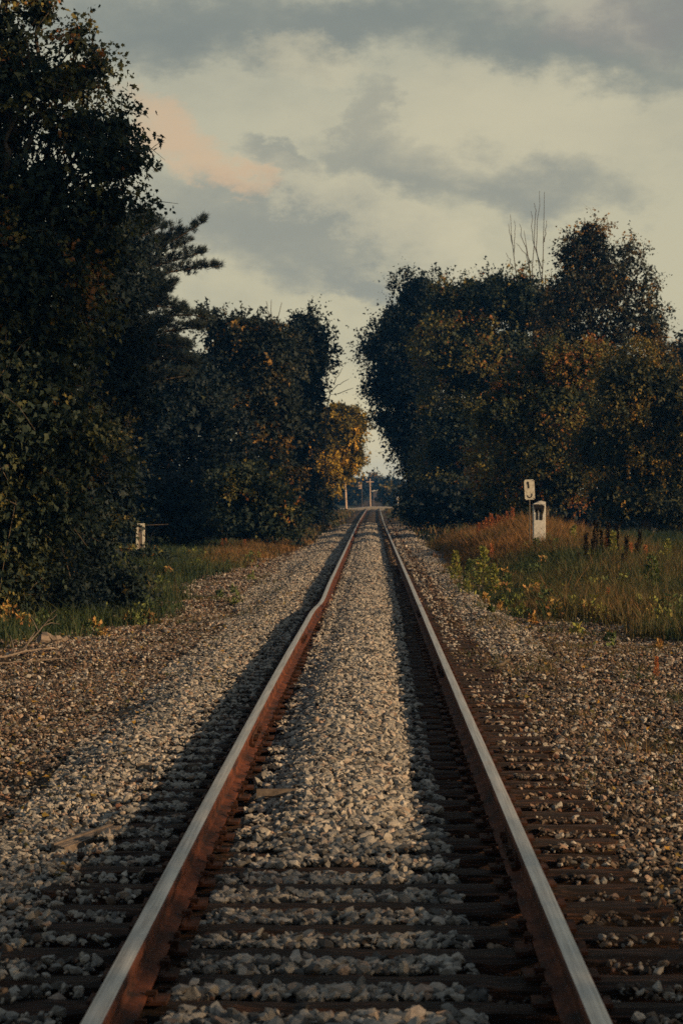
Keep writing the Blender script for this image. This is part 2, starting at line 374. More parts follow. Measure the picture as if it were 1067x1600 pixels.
# ------------------------------------------------------------------ track
track = empty('railway_track', (0, 6, -0.2))
tag(track, 'straight single railway track with worn steel rails running to the horizon through pale ballast', 'railway track')
RP = [(-0.068, -0.172), (0.068, -0.172), (0.068, -0.163), (0.018, -0.145), (0.010, -0.135), (0.010, -0.055), (0.018, -0.044), (0.036, -0.036), (0.0365, -0.012), (0.031, -0.004), (0.012, 0.0)]
RP = RP + [(-a, b) for a, b in RP[::-1] if a > 0 and (a, b) not in [(0.068, -0.172)]]
yr = axis([np.arange(3.0, 60, 0.5), np.arange(60, 296, 3.0)])
def rail(xc, seed):
    r = np.random.default_rng(seed)
    head = Geo(); body = Geo(); pr = np.array(RP); pr[:, 1] = np.where(pr[:, 1] < -0.04, -0.04 + (pr[:, 1] + 0.04) * 0.83, pr[:, 1]); k = len(pr)
    cx = xc + track_x(yr) + (0.03 * np.exp(-((yr - 39) / 5.5) ** 2) if xc < 0 else 0 * yr); cz = track_z(yr) + (0.02 * np.exp(-((yr - 32.5) / 2.2) ** 2) - 0.03 * np.exp(-((yr - 37.5) / 2.4) ** 2)) * (1.0 if xc < 0 else 0.15) + 0.006 * (vn(yr, yr * 0, 5.0, seed) - 0.5) * sstep(yr, 14, 30)
    v = np.stack([cx[:, None] + pr[None, :, 0], np.broadcast_to(yr[:, None], (len(yr), k)), cz[:, None] + pr[None, :, 1]], -1).reshape(-1, 3)
    hi = [q for q in range(k) if pr[q, 1] > -0.006 and pr[(q + 1) % k, 1] > -0.006]
    lo = [q for q in range(k) if q not in hi]
    ii = np.arange(len(yr) - 1)[:, None] * k
    for G_, sel in ((head, hi), (body, lo)):
        j = np.array(sel)[None]; kk = (j + 1) % k
        G_.add(v, np.stack([ii + j, ii + k + j, ii + k + kk, ii + kk], -1).reshape(-1, 4))
    b = part('rail', body, RUST, track, False)
    h = part('rail_head', head, STEEL, b, True); h.location = (0, 0, 0)
    return b
def fix_child(h, root):   # head mesh is in world coordinates: bring it into the frame of its rail
    me = h.data; p = np.empty(len(me.vertices) * 3, np.float32); me.vertices.foreach_get('co', p)
    p = p.reshape(-1, 3) - np.array(root.location, np.float32); me.vertices.foreach_set('co', p.ravel()); me.update()
rl = rail(-0.754, 3); fix_child(rl.children[0], track); rl['label'] = 'left rail with sunlit rusty web'
rr_ = rail(0.754, 4); fix_child(rr_.children[0], track); rr_['label'] = 'right rail seen from its shaded side'
# joint bars with bolts
def joint(rail_o, xc, y):
    g = Geo()
    for s in (-1, 1):
        x0, x1 = sorted((xc + s * 0.011, xc + s * 0.034))
        box(g, x0, x1, y - 0.45, y + 0.45, -0.113, -0.055)
        box(g, *sorted((xc + s * 0.011, xc + s * 0.05)), y - 0.45, y + 0.45, -0.130, -0.114)
        for q in (-0.36, -0.2, 0.2, 0.36):
            tube(g, [[xc + s * 0.03, y + q, -0.084], [xc + s * 0.06, y + q, -0.084]], 0.018, 6)
    v = np.concatenate(g.v); v[:, 0] += track_x(v[:, 1]); v[:, 2] += track_z(v[:, 1]); g.v = [v - np.array(track.location)]
    fs = []; 
    link('joint_bar', g.mesh('joint_bar', PLATE), rail_o)
for y in (16.6, 28.2, 37.4): joint(rl, -0.754, y)
for y in (11.3, 22.9, 34.6): joint(rr_, 0.754, y)

# sleepers: several worn shapes, each sleeper its own object
rng = np.random.default_rng(12)
def sleeper_mesh(seed):
    r = np.random.default_rng(seed); bm = bmesh.new()
    nxs, nys = 26, 5; Lh, Wd, Hh = 1.3, 0.113, 0.17
    top = []
    for a in range(nxs):
        row = []
        for b in range(nys):
            x = -Lh + 2 * Lh * a / (nxs - 1) + (r.normal() * 0.012 if a in (0, nxs - 1) else 0)
            y = -Wd + 2 * Wd * b / (nys - 1)
            edge = b in (0, nys - 1)
            row.append(bm.verts.new((x, y + (r.normal() * 0.006 if edge else 0), -abs(r.normal()) * (0.016 if edge else 0.007) - (0.012 if edge else 0))))
        top.append(row)
    for a in range(nxs - 1):
        for b in range(nys - 1): bm.faces.new((top[a][b], top[a + 1][b], top[a + 1][b + 1], top[a][b + 1]))
    ring = [top[a][0] for a in range(nxs)] + [top[-1][b] for b in range(1, nys)] + [top[a][-1] for a in range(nxs - 2, -1, -1)] + [top[0][b] for b in range(nys - 2, 0, -1)]
    low = [bm.verts.new((v.co.x, v.co.y, -Hh)) for v in ring]
    n = len(ring)
    for q in range(n): bm.faces.new((ring[(q + 1) % n], ring[q], low[q], low[(q + 1) % n]))
    me = bpy.data.meshes.new('sleeper'); bm.to_mesh(me); bm.free(); me.materials.append(TIE); return me
SM = [sleeper_mesh(s) for s in range(7)]
g = Geo(); box(g, -0.135, 0.135, -0.088, 0.088, 0, 0.014); box(g, 0.072, 0.086, -0.095, 0.095, 0.014, 0.024); box(g, -0.086, -0.072, -0.095, 0.095, 0.014, 0.024)
PM = g.mesh('tie_plate', PLATE)
g = Geo(); box(g, -0.009, 0.009, -0.009, 0.009, -0.03, 0.03); box(g, -0.024, 0.014, -0.014, 0.014, 0.028, 0.042)
KM = g.mesh('spike', PLATE)
g = Geo(); box(g, -0.085, 0.085, -0.014, 0.014, -0.022, -0.004); box(g, -0.088, -0.070, -0.02, 0.02, -0.022, 0.018); box(g, 0.070, 0.088, -0.02, 0.02, -0.022, 0.018)
AM = g.mesh('rail_anchor', PLATE)
tie_y = []; y = 6.2
while y < 62: tie_y.append(y + rng.normal() * 0.015); y += 0.5
tie_y = np.array(tie_y)
for q, y in enumerate(tie_y):
    s = link('sleeper', SM[q % 7], track)
    xo = track_x(y) + rng.normal() * 0.03; zo = track_z(y) - 0.171 - abs(rng.normal()) * 0.004
    s.location = (xo, y - 6, zo + 0.2); s.rotation_euler = (rng.normal() * 0.03, rng.normal() * 0.004, rng.normal() * 0.016); s.scale = (1, rng.uniform(0.82, 1.1), 1)
    if rng.random() < 0.5: s.rotation_euler[2] += math.pi
    fl = 1 if abs(s.rotation_euler[2]) < 1 else -1
    for sd in (-1, 1):
        p = link('tie_plate', PM, s); px = fl * (sd * 0.754 + track_x(y) - xo); p.location = (px, 0, 0.003)
        if q < 44:
            for e in (-1, 1):
                k = link('spike', KM, s); k.location = (px + e * 0.088, 0.05 * e * (1 if q % 2 else -1), 0.0 + rng.random() * 0.012)
                k.rotation_euler = (0, rng.normal() * 0.05, 0 if e > 0 else math.pi)
for q, y in enumerate(tie_y[:30]):
    for (ro, sd) in ((rl, -1), (rr_, 1)):
        if rng.random() < 0.45:
            k = link('rail_anchor', AM, ro); k.location = (sd * 0.754 + track_x(y), y - 6 + 0.145, -0.150 + 0.2 + track_z(y))

# ------------------------------------------------------------------ ballast stones
def stone_mesh(seed, mt, flat=0.75):
    r = np.random.default_rng(seed); bm = bmesh.new()
    p = r.normal(size=(15, 3)); p /= np.linalg.norm(p, axis=1, keepdims=True)
    p *= r.uniform(0.88, 1.06, (15, 1)); p *= np.array([r.uniform(0.85, 1.3), r.uniform(0.7, 0.95), flat * r.uniform(0.7, 1)])
    for q in p: bm.verts.new(q)
    h = bmesh.ops.convex_hull(bm, input=bm.verts)
    bmesh.ops.delete(bm, geom=[v for v in bm.verts if not v.link_faces], context='VERTS')
    me = bpy.data.meshes.new('stone'); bm.to_mesh(me); bm.free(); me.materials.append(mt); return me
def coll(name, mt, n, s0, flat=0.75):
    c = bpy.data.collections.new(name)
    for k in range(n): c.objects.link(bpy.data.objects.new('stone_shape', stone_mesh(s0 + k, mt, flat)))
    return c
def scatter(name, pts, scale, c, kind='stuff', extra=None):
    n = len(pts); me = bpy.data.meshes.new(name); me.vertices.add(n); me.vertices.foreach_set('co', pts.astype(np.float32).ravel())
    r = np.random.default_rng(n)
    a = me.attributes.new('scl', 'FLOAT', 'POINT'); a.data.foreach_set('value', scale.astype(np.float32))
    rot = np.stack([r.normal(0, 0.45, n), r.normal(0, 0.45, n), r.uniform(0, 6.283, n)], -1)
    a = me.attributes.new('rot', 'FLOAT_VECTOR', 'POINT'); a.data.foreach_set('vector', rot.astype(np.float32).ravel())
    a = me.attributes.new('pick', 'INT', 'POINT'); a.data.foreach_set('value', r.integers(0, len(c.objects), n).astype(np.int32))
    o = link(name, me)
    ng = bpy.data.node_groups.new(name, 'GeometryNodeTree')
    ng.interface.new_socket('Geometry', in_out='INPUT', socket_type='NodeSocketGeometry'); ng.interface.new_socket('Geometry', in_out='OUTPUT', socket_type='NodeSocketGeometry')
    gi = ng.nodes.new('NodeGroupInput'); go = ng.nodes.new('NodeGroupOutput')
    ci = ng.nodes.new('GeometryNodeCollectionInfo'); ci.inputs[0].default_value = c; ci.inputs['Separate Children'].default_value = True; ci.inputs['Reset Children'].default_value = True
    ip = ng.nodes.new('GeometryNodeInstanceOnPoints'); ip.inputs['Pick Instance'].default_value = True
    def att(nm, t):
        q = ng.nodes.new('GeometryNodeInputNamedAttribute'); q.data_type = t; q.inputs[0].default_value = nm; return q.outputs[0]
    e = ng.nodes.new('FunctionNodeEulerToRotation')
    ng.links.new(att('rot', 'FLOAT_VECTOR'), e.inputs[0]); ng.links.new(e.outputs[0], ip.inputs['Rotation'])
    ng.links.new(att('scl', 'FLOAT'), ip.inputs['Scale']); ng.links.new(att('pick', 'INT'), ip.inputs['Instance Index'])
    ng.links.new(gi.outputs[0], ip.inputs['Points']); ng.links.new(ci.outputs[0], ip.inputs['Instance']); ng.links.new(ip.outputs[0], go.inputs[0])
    md = o.modifiers.new('stones', 'NODES'); md.node_group = ng
    return tag(o, kind=kind)
CG = coll('grey_stone_shapes', ST_GREY, 9, 100); CT = coll('tan_stone_shapes', ST_TAN, 9, 200, 0.6)

def tie_cover(x, y):      # 1 over a sleeper that lies bare, 0 elsewhere
    k = np.argmin(np.abs(tie_y[None, :] - y[:, None]), axis=1) if len(y) < 5 else np.clip(np.searchsorted(tie_y, y), 1, len(tie_y) - 1)
    d = np.minimum(np.abs(tie_y[k] - y), np.abs(tie_y[np.maximum(k - 1, 0)] - y))
    return (d < 0.125) & (np.abs(x - track_x(y)) < 1.31)
def sample(y0, y1, n, margin=1.3):
    r = np.random.default_rng(int(y0 * 10)); y = r.uniform(y0, y1, n); u = r.uniform(0, 1, n)
    a = CX - 580 / F * y - margin; b = CX + 487 / F * y + margin
    return a + (b - a) * u, y, r
Gp, Gs, Tp, Ts = [], [], [], []
def area(y0, y1): return (y1 - y0) * ((0.2824 * (y0 + y1) / 2) + 2.6)
for (y0, y1, dn, s0, s1) in ((5.5, 11, 1900, 0.010, 0.036), (11, 16, 1650, 0.010, 0.036), (16, 24, 1250, 0.012, 0.038), (24, 34, 760, 0.017, 0.042), (34, 50, 400, 0.026, 0.048), (50, 80, 170, 0.035, 0.055), (80, 150, 60, 0.05, 0.08)):
    n = int(dn * area(y0, y1)); x, y, r = sample(y0, y1, n, 1.3)
    u = x - track_x(y); au = np.abs(u)
    sz = s0 + (s1 - s0) * r.random(n) ** 2.0
    z = H(x, y) + 0.012
    gn = greenness(x, y)
    ballast = (au < 0.62) | ((u < -0.86) & (u > -1.75 - 0.5 * vn(x, y, 1.5, 21) - 0.5 * sstep(y, 30, 50))) | ((u > 0.86) & (u < 1.1)) | ((u > 1.3) & (u < 2.0 + 0.2 * vn(x, y, 1.5, 22)) & (y > 27))
    cribs = ((u >= 0.46) & (u < 0.62)) | ((au >= 0.62) & (au < 0.92))                       # thin stones close to the rails, baring dark soil to deepen the rail shadow
    tie = tie_cover(x, y)
    # how far stones hide the sleepers: in the middle beyond 11 m, on the left shoulder, everywhere far away
    core = np.exp(-(np.abs(u + 0.09) / 0.45) ** 3) * sstep(y, 10.4, 13.0)
    far = sstep(y, 26, 38) * (0.35 + 0.65 * (au < 0.6))
    hide = np.clip(core * 1.6 + far + 1.3 * sstep(-u, 0.95, 1.3) * sstep(y, 12, 18) + 0.75 * sstep(-u, 1.0, 1.3) + 0.5 * sstep(u, 1.1, 1.35) + 0.05, 0, 1)
    patch = vn(x, y, 0.33, 31) * 0.75 + 0.25 * vn(x, y, 0.1, 32)
    keep = ~tie | (patch < hide * 0.9 + 0.02)
    ttop = track_z(y) - 0.171
    z = np.where(tie & (z < ttop + 0.008), ttop + 0.008, z)
    lvl = track_z(y) - 0.190 - 0.05 * sstep(np.maximum(u, au - 0.16), 0.40, 0.55) * (au < 0.95)     # ballast between sleepers, a little under their tops
    between = ~tie & (au < 1.3)
    z = np.where(between & (z < lvl), lvl, z) + r.random(n) * 0.012
    keep &= np.where(cribs, r.random(n) < np.where(u > 0, 0.22, 0.4), True)
    keep &= np.where((u < -0.86) & (y < 12.5), r.random(n) < 0.30 + 0.45 * vn(x, y, 0.5, 61) + 0.5 * sstep(y, 10.5, 12.5), True)  # fewer stones left of the left rail, bare soil darkens its shaded strip
    keep &= np.where((u > 0.22) & (u < 0.62), r.random(n) < 1.15 - 1.9 * (u - 0.22), True)  # stones thin out towards the right rail to darken where its shadow falls
    keep &= np.where((u > 0.86) & (u < 1.35), r.random(n) < 0.12 + 0.75 * vn(x, y, 0.45, 62), True)
    keep &= np.where((u > 1.35), r.random(n) < 0.45 + 0.7 * vn(x, y, 0.45, 62), True)
    keep &= ~((au > 0.67) & (au < 0.84) & (z > ttop - 0.01))
    # field
    fieldkeep = r.random(n) < 0.72 * (1 - 0.9 * gn) * np.clip(0.1 + 1.35 * vn(x, y, 0.9, 41), 0.12, 1.2)
    thin = r.random(n)
    grey = ballast & ~cribs & (gn < 0.5) & keep & (r.random(n) < np.where(u > 0.8, 0.8, 0.9))
    greyfrac = np.where(u < -1.0, 0.82, np.where(u > 0.9, np.where(y > 27, 0.6, 0.15), 0.93))
    isg = grey & (thin < greyfrac); ist = (grey & ~isg) | (~ballast & fieldkeep & keep) | (cribs & keep)
    isg2 = ~ballast & fieldkeep & keep & (r.random(n) < 0.18); isg |= isg2; ist &= ~isg2
    P = np.stack([x, y, z], -1)
    Gp.append(P[isg]); Gs.append(sz[isg] * np.where(au[isg] < 0.6, 1.12, 0.95)); Tp.append(P[ist]); Ts.append(sz[ist] * 0.82)
Gp = np.concatenate(Gp); Gs = np.concatenate(Gs); Tp = np.concatenate(Tp); Ts = np.concatenate(Ts)
# the nearest big stones are single objects
near = np.argsort(Gp[:, 1] - 9 * Gs * 8)
sel = [q for q in near[:9000] if Gs[q] > 0.025 and Gp[q, 1] > 7.0 and abs(Gp[q, 0] - CX) < 0.16 * Gp[q, 1]][:290]
mask = np.ones(len(Gp), bool); mask[sel] = False
r = np.random.default_rng(9)
SMESH = [o.data for o in CG.objects]
for q in sel:
    o = link('stone', SMESH[r.integers(0, len(SMESH))], ground); o.location = Gp[q] + np.array([0, 0, 0.006]); s = Gs[q] * 1.12; o.scale = (s, s, s)
    o.rotation_euler = (r.normal() * 0.5, r.normal() * 0.5, r.random() * 6.28)
scatter('ballast_stones', Gp[mask], Gs[mask], CG)['label'] = 'pale angular ballast heaped between and beside the rails'
scatter('gravel', Tp, Ts, CT)['label'] = 'brown weathered gravel spread over the ground beside the track'

# ------------------------------------------------------------------ foliage
MAPLE = np.array([[0, 0.40, 0.0], [0, 0, 0], [0.16, 0.12, .02], [0.42, 0.16, .05], [0.30, 0.38, .03], [0.50, 0.66, .06], [0.20, 0.62, 0.02], [0.0, 1.05, -0.06], [-0.20, 0.62, 0.02], [-0.50, 0.66, .06], [-0.30, 0.38, .03], [-0.42, 0.16, .05], [-0.16, 0.12, .02]])
MAPLE_F = np.array([[0, k, k + 1] for k in range(1, 12)] + [[0, 12, 1]])
OVAL = np.array([[0, 0, 0], [0.28, 0.42, 0.07], [0, 1.0, -0.05], [-0.28, 0.42, 0.07]]); OVAL_F = np.array([[0, 1, 2], [0, 2, 3]])
LOBED = np.array([[0, 0, 0], [0.42, 0.25, 0.06], [0.18, 0.5, 0], [0, 1.0, -0.06], [-0.18, 0.5, 0], [-0.42, 0.25, 0.06]]); LOBED_F = np.array([[0, 1, 2], [0, 2, 4], [2, 3, 4], [0, 4, 5]])
NEEDLE = np.array([[-0.05, 0, 0], [0.05, 0, 0], [0, 1, 0.0]]); NEEDLE_F = np.array([[0, 1, 2]])
MAPLE[:, 0] *= 0.8
TPL = {'maple': (MAPLE, MAPLE_F), 'oval': (OVAL, OVAL_F), 'lobed': (LOBED, LOBED_F), 'needle': (NEEDLE, NEEDLE_F)}
def unit(v): return v / (np.linalg.norm(v, axis=-1, keepdims=True) + 1e-9)
def leaves(g, pos, axis_, size, tint, kind, r, upn=0.5):
    V, Fc = TPL[kind]; n = len(pos); a = unit(axis_)
    nr = r.normal(size=(n, 3)) + np.array([0, 0, upn]); nr = nr - (nr * a).sum(-1, keepdims=True) * a; nr = unit(nr); s = np.cross(a, nr)
    size = np.broadcast_to(size, (n,))
    v = pos[:, None] + size[:, None, None] * (V[None, :, 0:1] * s[:, None] + V[None, :, 1:2] * a[:, None] + V[None, :, 2:3] * nr[:, None])
    f = (np.arange(n)[:, None, None] * len(V) + Fc[None])
    g.add(v.reshape(-1, 3), f.reshape(-1, 3), np.repeat(tint, len(Fc)))
def crown(lobes, seed, nspray, per, size, kind, twig=0.7, droop=0.5, fill=0.35, tint=(0.35, 0.22), twigs=None, shell=(0.72, 1.02), fillsize=1.7, upb=0.25, lumps=8):
    """lobes: (centre, radii, weight); leaf sprays stand out of the lobes' shells, larger leaf masses fill the inside"""
    r = np.random.default_rng(seed); g = Geo(); sub = []
    for l in lobes:
        wl = l[2] if len(l) > 2 else 1.0; sub.append((l[0], l[1] * 0.82, 0.22 * wl))
        for _ in range(lumps):
            dr = unit(r.normal(size=3)); f = r.uniform(0.28, 0.5); sub.append((l[0] + dr * l[1] * r.uniform(0.64, 1.02), np.maximum(l[1] * f, twig * 0.5) * r.uniform(0.8, 1.2, 3), wl))
    lobes0 = lobes; lobes = sub; lt_ = np.clip(r.normal(-0.03, 0.24, len(sub)), -.4, .42)
    C = np.array([l[0] for l in lobes]); R = np.array([l[1] for l in lobes]); wt = np.array([l[2] if len(l) > 2 else 1.0 for l in lobes])
    area_ = ((R[:, 0] * R[:, 2]) ** 0.9) * wt; p = area_ / area_.sum()
    k = r.choice(len(C), nspray, p=p); dn = unit(r.normal(size=(nspray, 3)))
    rad = r.uniform(*shell, nspray); P = C[k] + dn * R[k] * rad[:, None]
    q = (((P[:, None] - C[None]) / R[None]) ** 2).sum(-1); q[np.arange(nspray), k] = 9
    ok = q.min(1) > 0.45; P = P[ok]; k = k[ok]; dn = dn[ok]; m = len(P)
    gz = H(P[:, 0], P[:, 1]); ok = P[:, 2] > gz + 0.05; P = P[ok]; dn = dn[ok]; k = k[ok]; m = len(P); kk_ = k
    out = unit(dn / R[k]); d = unit(out * 0.8 + np.array([0, 0, upb]) + r.normal(size=(m, 3)) * 0.35)
    ln = twig * r.uniform(0.5, 1.3, m) * np.where(r.random(m) < 0.16, 2.1, 1.0)
    ct = np.clip(r.normal(tint[0], tint[1] * 0.7, m) + lt_[k] + 0.25 * (vn(P[:, 0] + P[:, 1] * .3, P[:, 2], twig * 2.2, seed) - 0.5), 0, 1)
    t = (np.arange(per) + 0.5) / per
    pos = P[:, None] + d[:, None] * (ln[:, None] * (t[None] - 0.25))[..., None] - np.array([0, 0, 1]) * (0.25 * ln[:, None] * t[None] ** 2)[..., None]
    pos = pos + r.normal(size=pos.shape) * (0.16 * twig * (1.15 - t))[None, :, None]
    ax = d[:, None] * 0.6 + r.normal(size=pos.shape) * 0.55 - np.array([0, 0, droop])
    sz = size * r.uniform(0.5, 1.3, pos.shape[:2]) * r.uniform(0.75, 1.15, (m, 1))
    tt = np.clip(ct[:, None] + r.normal(0, 0.05, (m, per)), 0, 1)
    leaves(g, pos.reshape(-1, 3), ax.reshape(-1, 3), sz.ravel(), tt.ravel(), kind, r)
    nf = int(m * per * fill)
    C2 = np.array([l[0] for l in lobes0]); R2 = np.array([l[1] for l in lobes0]); p2 = (R2[:, 0] * R2[:, 2]) ** 0.9 * np.array([l[2] if len(l) > 2 else 1.0 for l in lobes0]); p2 /= p2.sum()
    k = r.choice(len(C2), nf, p=p2); dn = unit(r.normal(size=(nf, 3))); P2 = C2[k] + dn * R2[k] * (r.random(nf) ** 0.45 * 0.85)[:, None]
    ok = P2[:, 2] > H(P2[:, 0], P2[:, 1]) + 0.03; P2 = P2[ok]; nf = len(P2)
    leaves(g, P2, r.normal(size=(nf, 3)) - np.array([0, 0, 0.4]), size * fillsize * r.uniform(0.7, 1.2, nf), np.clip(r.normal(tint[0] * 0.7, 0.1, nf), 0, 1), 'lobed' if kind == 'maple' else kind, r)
    if twigs is not None:
        s = r.choice(m, min(m, twigs), replace=False)
        tg = Geo()
        for q in s:
            a = P[q] - d[q] * ln[q] * 0.7; b = P[q] + d[q] * ln[q] * 0.4 - np.array([0, 0, 0.05]); c = P[q] + d[q] * ln[q] * 0.75 - np.array([0, 0, 0.2 * ln[q]])
            tube(tg, [a, b, c], [0.010, 0.006, 0.003], 3, cap=False)
        return g, tg
    return g, None
def limbs(g, base, lobes, seed, r0):
    r = np.random.default_rng(seed); C = np.array([l[0] for l in lobes]); top = C[np.argmax(C[:, 2])]
    b = np.array([base[0], base[1], float(H(base[0], base[1])) - 0.1])
    def path(a, c, n=7, wob=0.03):
        t = np.linspace(0, 1, n)[:, None]; L_ = np.linalg.norm(c - a)
        p = a + (c - a) * t; p[1:-1] += r.normal(size=(n - 2, 3)) * wob * L_; return p
    mid = b + (top - b) * 0.35; mid[:2] = b[:2] + (top[:2] - b[:2]) * 0.15
    tube(g, np.vstack([path(b, mid, 4, 0.01), path(mid, top, 6, 0.02)[1:]]), np.concatenate([np.linspace(r0 * 1.25, r0 * 0.8, 4), np.linspace(r0 * 0.75, r0 * 0.12, 5)]), 9)
    for c in C:
        h = b[2] + max(0.25, min(0.8, 0.75 * (c[2] - b[2]) / (top[2] - b[2] + 1e-6))) * (top[2] - b[2]); f = (h - b[2]) / (top[2] - b[2])
        st = b + (top - b) * f; st[:2] = b[:2] + (top[:2] - b[:2]) * f * f
        if np.linalg.norm(c - st) > 0.3: tube(g, path(st, c, 6, 0.06), np.linspace(r0 * 0.38, r0 * 0.05, 6), 6)
def lob(px, py, rx, rz, d, dy=0.0, wt=1.0, ry=None):
    s = d / F; return (W(px, py, d) + np.array([0, dy, 0]), np.array([rx * s, (ry if ry else max(rx, rz) * s * 0.9), rz * s]), wt)
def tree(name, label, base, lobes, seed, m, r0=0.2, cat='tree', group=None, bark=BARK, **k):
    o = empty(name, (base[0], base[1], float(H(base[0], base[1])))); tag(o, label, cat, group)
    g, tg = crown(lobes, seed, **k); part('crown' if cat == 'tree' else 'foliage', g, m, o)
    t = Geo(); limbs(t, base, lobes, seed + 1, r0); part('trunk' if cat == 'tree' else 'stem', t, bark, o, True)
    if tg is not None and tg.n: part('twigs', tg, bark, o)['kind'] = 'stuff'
    return o

# --- left side
d = 36
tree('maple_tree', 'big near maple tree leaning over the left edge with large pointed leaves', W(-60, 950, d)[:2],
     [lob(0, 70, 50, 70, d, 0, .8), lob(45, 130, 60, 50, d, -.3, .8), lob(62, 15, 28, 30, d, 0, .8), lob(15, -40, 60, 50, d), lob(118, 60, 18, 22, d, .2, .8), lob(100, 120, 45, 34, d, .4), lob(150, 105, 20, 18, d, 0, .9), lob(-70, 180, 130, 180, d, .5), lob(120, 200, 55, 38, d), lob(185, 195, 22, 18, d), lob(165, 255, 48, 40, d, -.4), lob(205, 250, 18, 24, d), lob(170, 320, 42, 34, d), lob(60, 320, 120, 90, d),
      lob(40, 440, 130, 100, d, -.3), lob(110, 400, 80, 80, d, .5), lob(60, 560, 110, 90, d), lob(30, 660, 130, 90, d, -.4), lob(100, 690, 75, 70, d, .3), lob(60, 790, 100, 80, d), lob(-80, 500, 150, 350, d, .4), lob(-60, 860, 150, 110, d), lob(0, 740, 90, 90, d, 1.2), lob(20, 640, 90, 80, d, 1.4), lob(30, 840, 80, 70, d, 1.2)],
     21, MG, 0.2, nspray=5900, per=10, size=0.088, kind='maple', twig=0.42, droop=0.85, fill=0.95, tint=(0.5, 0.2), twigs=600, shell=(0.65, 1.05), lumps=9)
d = 56
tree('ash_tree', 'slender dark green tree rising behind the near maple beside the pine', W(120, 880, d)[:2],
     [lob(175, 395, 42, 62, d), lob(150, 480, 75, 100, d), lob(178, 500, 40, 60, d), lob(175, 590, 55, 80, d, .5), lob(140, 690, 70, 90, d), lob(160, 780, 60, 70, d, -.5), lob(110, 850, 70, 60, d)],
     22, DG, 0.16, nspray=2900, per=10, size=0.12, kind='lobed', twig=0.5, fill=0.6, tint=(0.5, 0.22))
# pine with plume-like limbs
d = 82
pine = empty('pine_tree', (*W(195, 850, d)[:2], float(H(*W(195, 850, d)[:2])))); tag(pine, 'dark pine tree with plume shaped limbs reaching right above the left trees', 'tree')
r = np.random.default_rng(5); tg = Geo(); ng_ = Geo()
tb = np.array([*W(195, 850, d)[:2], 0.0]); tt_ = W(205, 330, d)
tube(tg, [tb, (tb + tt_) / 2, tt_], [0.22, 0.15, 0.04], 8)
BR = [((205, 400), (255, 385), (326, 344)), ((205, 445), (260, 425), (342, 414)), ((205, 425), (262, 408), (318, 391)), ((205, 380), (225, 365), (262, 350)), ((205, 460), (235, 450), (275, 440)),
      ((205, 510), (265, 492), (322, 494)), ((205, 530), (270, 515), (318, 512)), ((205, 545), (250, 540), (300, 545)), ((205, 350), (212, 340), (225, 335)), ((205, 400), (235, 385), (285, 362)), ((205, 480), (240, 478), (290, 482)), ((205,430),(230,405),(300,375)), ((205,570),(260,560),(310,575))]
for _ in range(44):
    h = r.uniform(355, 640); rr2 = 38 + (h - 340) * 0.28; an = r.uniform(0.5, 5.8)
    BR.append(((205, h), (205 + math.cos(an) * rr2 * .5, h - 12), (205 + math.cos(an) * rr2, h - 22), math.sin(an) * rr2))
for b in BR:
    s = d / F; dyy = (b[3] if len(b) > 3 else r.uniform(-25, 25)) * s
    p0, p1, p2 = W(*b[0], d), W(*b[1], d) + [0, dyy * .5, 0], W(*b[2], d) + [0, dyy, 0]
    t = np.linspace(0, 1, 12)[:, None]; path = (1 - t) ** 2 * p0 + 2 * t * (1 - t) * (2 * p1 - (p0 + p2) / 2) + t * t * p2
    tube(tg, path, np.linspace(0.07, 0.012, 12), 5)
    ntuft = int(95 * (0.4 + np.linalg.norm(p2 - p0) / 3)); u = r.uniform(0.08, 1.0, ntuft)
    base_ = np.stack([np.interp(u, t[:, 0], path[:, c]) for c in range(3)], -1); tang = unit(p2 - p0)
    wd = 0.46 * np.sin(np.clip(u, 0, 1) * math.pi * 0.86 + 0.15) + 0.03
    off = r.normal(size=(ntuft, 3)) * np.array([0.3, 1.3, 0.16]) * wd[:, None]; off[:, 2] += 0.45 * wd * r.random(ntuft); base_ = base_ + off
    for _k in range(26):
        ax = r.normal(size=(ntuft, 3)) * 0.5 + tang * 0.55 + np.array([0, 0, 0.5])
        leaves(ng_, base_ + r.normal(size=(ntuft, 3)) * 0.03, ax, r.uniform(0.14, 0.24, ntuft), np.clip(r.normal(0.35, 0.25, ntuft), 0, 1), 'needle', r)
nd = part('crown', ng_, NG, pine); part('trunk', tg, BARK, pine, True)
for v_ in (NEEDLE,): pass

d = 98
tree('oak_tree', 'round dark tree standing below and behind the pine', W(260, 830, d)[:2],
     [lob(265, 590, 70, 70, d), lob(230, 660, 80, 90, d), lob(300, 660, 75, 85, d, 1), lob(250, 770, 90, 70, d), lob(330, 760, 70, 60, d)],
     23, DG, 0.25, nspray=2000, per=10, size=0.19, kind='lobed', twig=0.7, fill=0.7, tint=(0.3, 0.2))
d = 112
tree('walnut_tree', 'broad tree with russet leaves on its right shoulder in the left tree row', W(390, 830, d)[:2],
     [lob(360, 530, 48, 42, d), lob(400, 525, 50, 38, d), lob(430, 560, 45, 50, d, -.5), lob(445, 530, 24, 24, d, 2), lob(350, 610, 70, 80, d), lob(420, 640, 60, 80, d), lob(380, 740, 90, 80, d), lob(330, 500, 22, 16, d)],
     24, RG, 0.25, nspray=2500, per=10, size=0.19, kind='lobed', twig=0.75, fill=0.6, tint=(0.42, 0.25))
d = 128
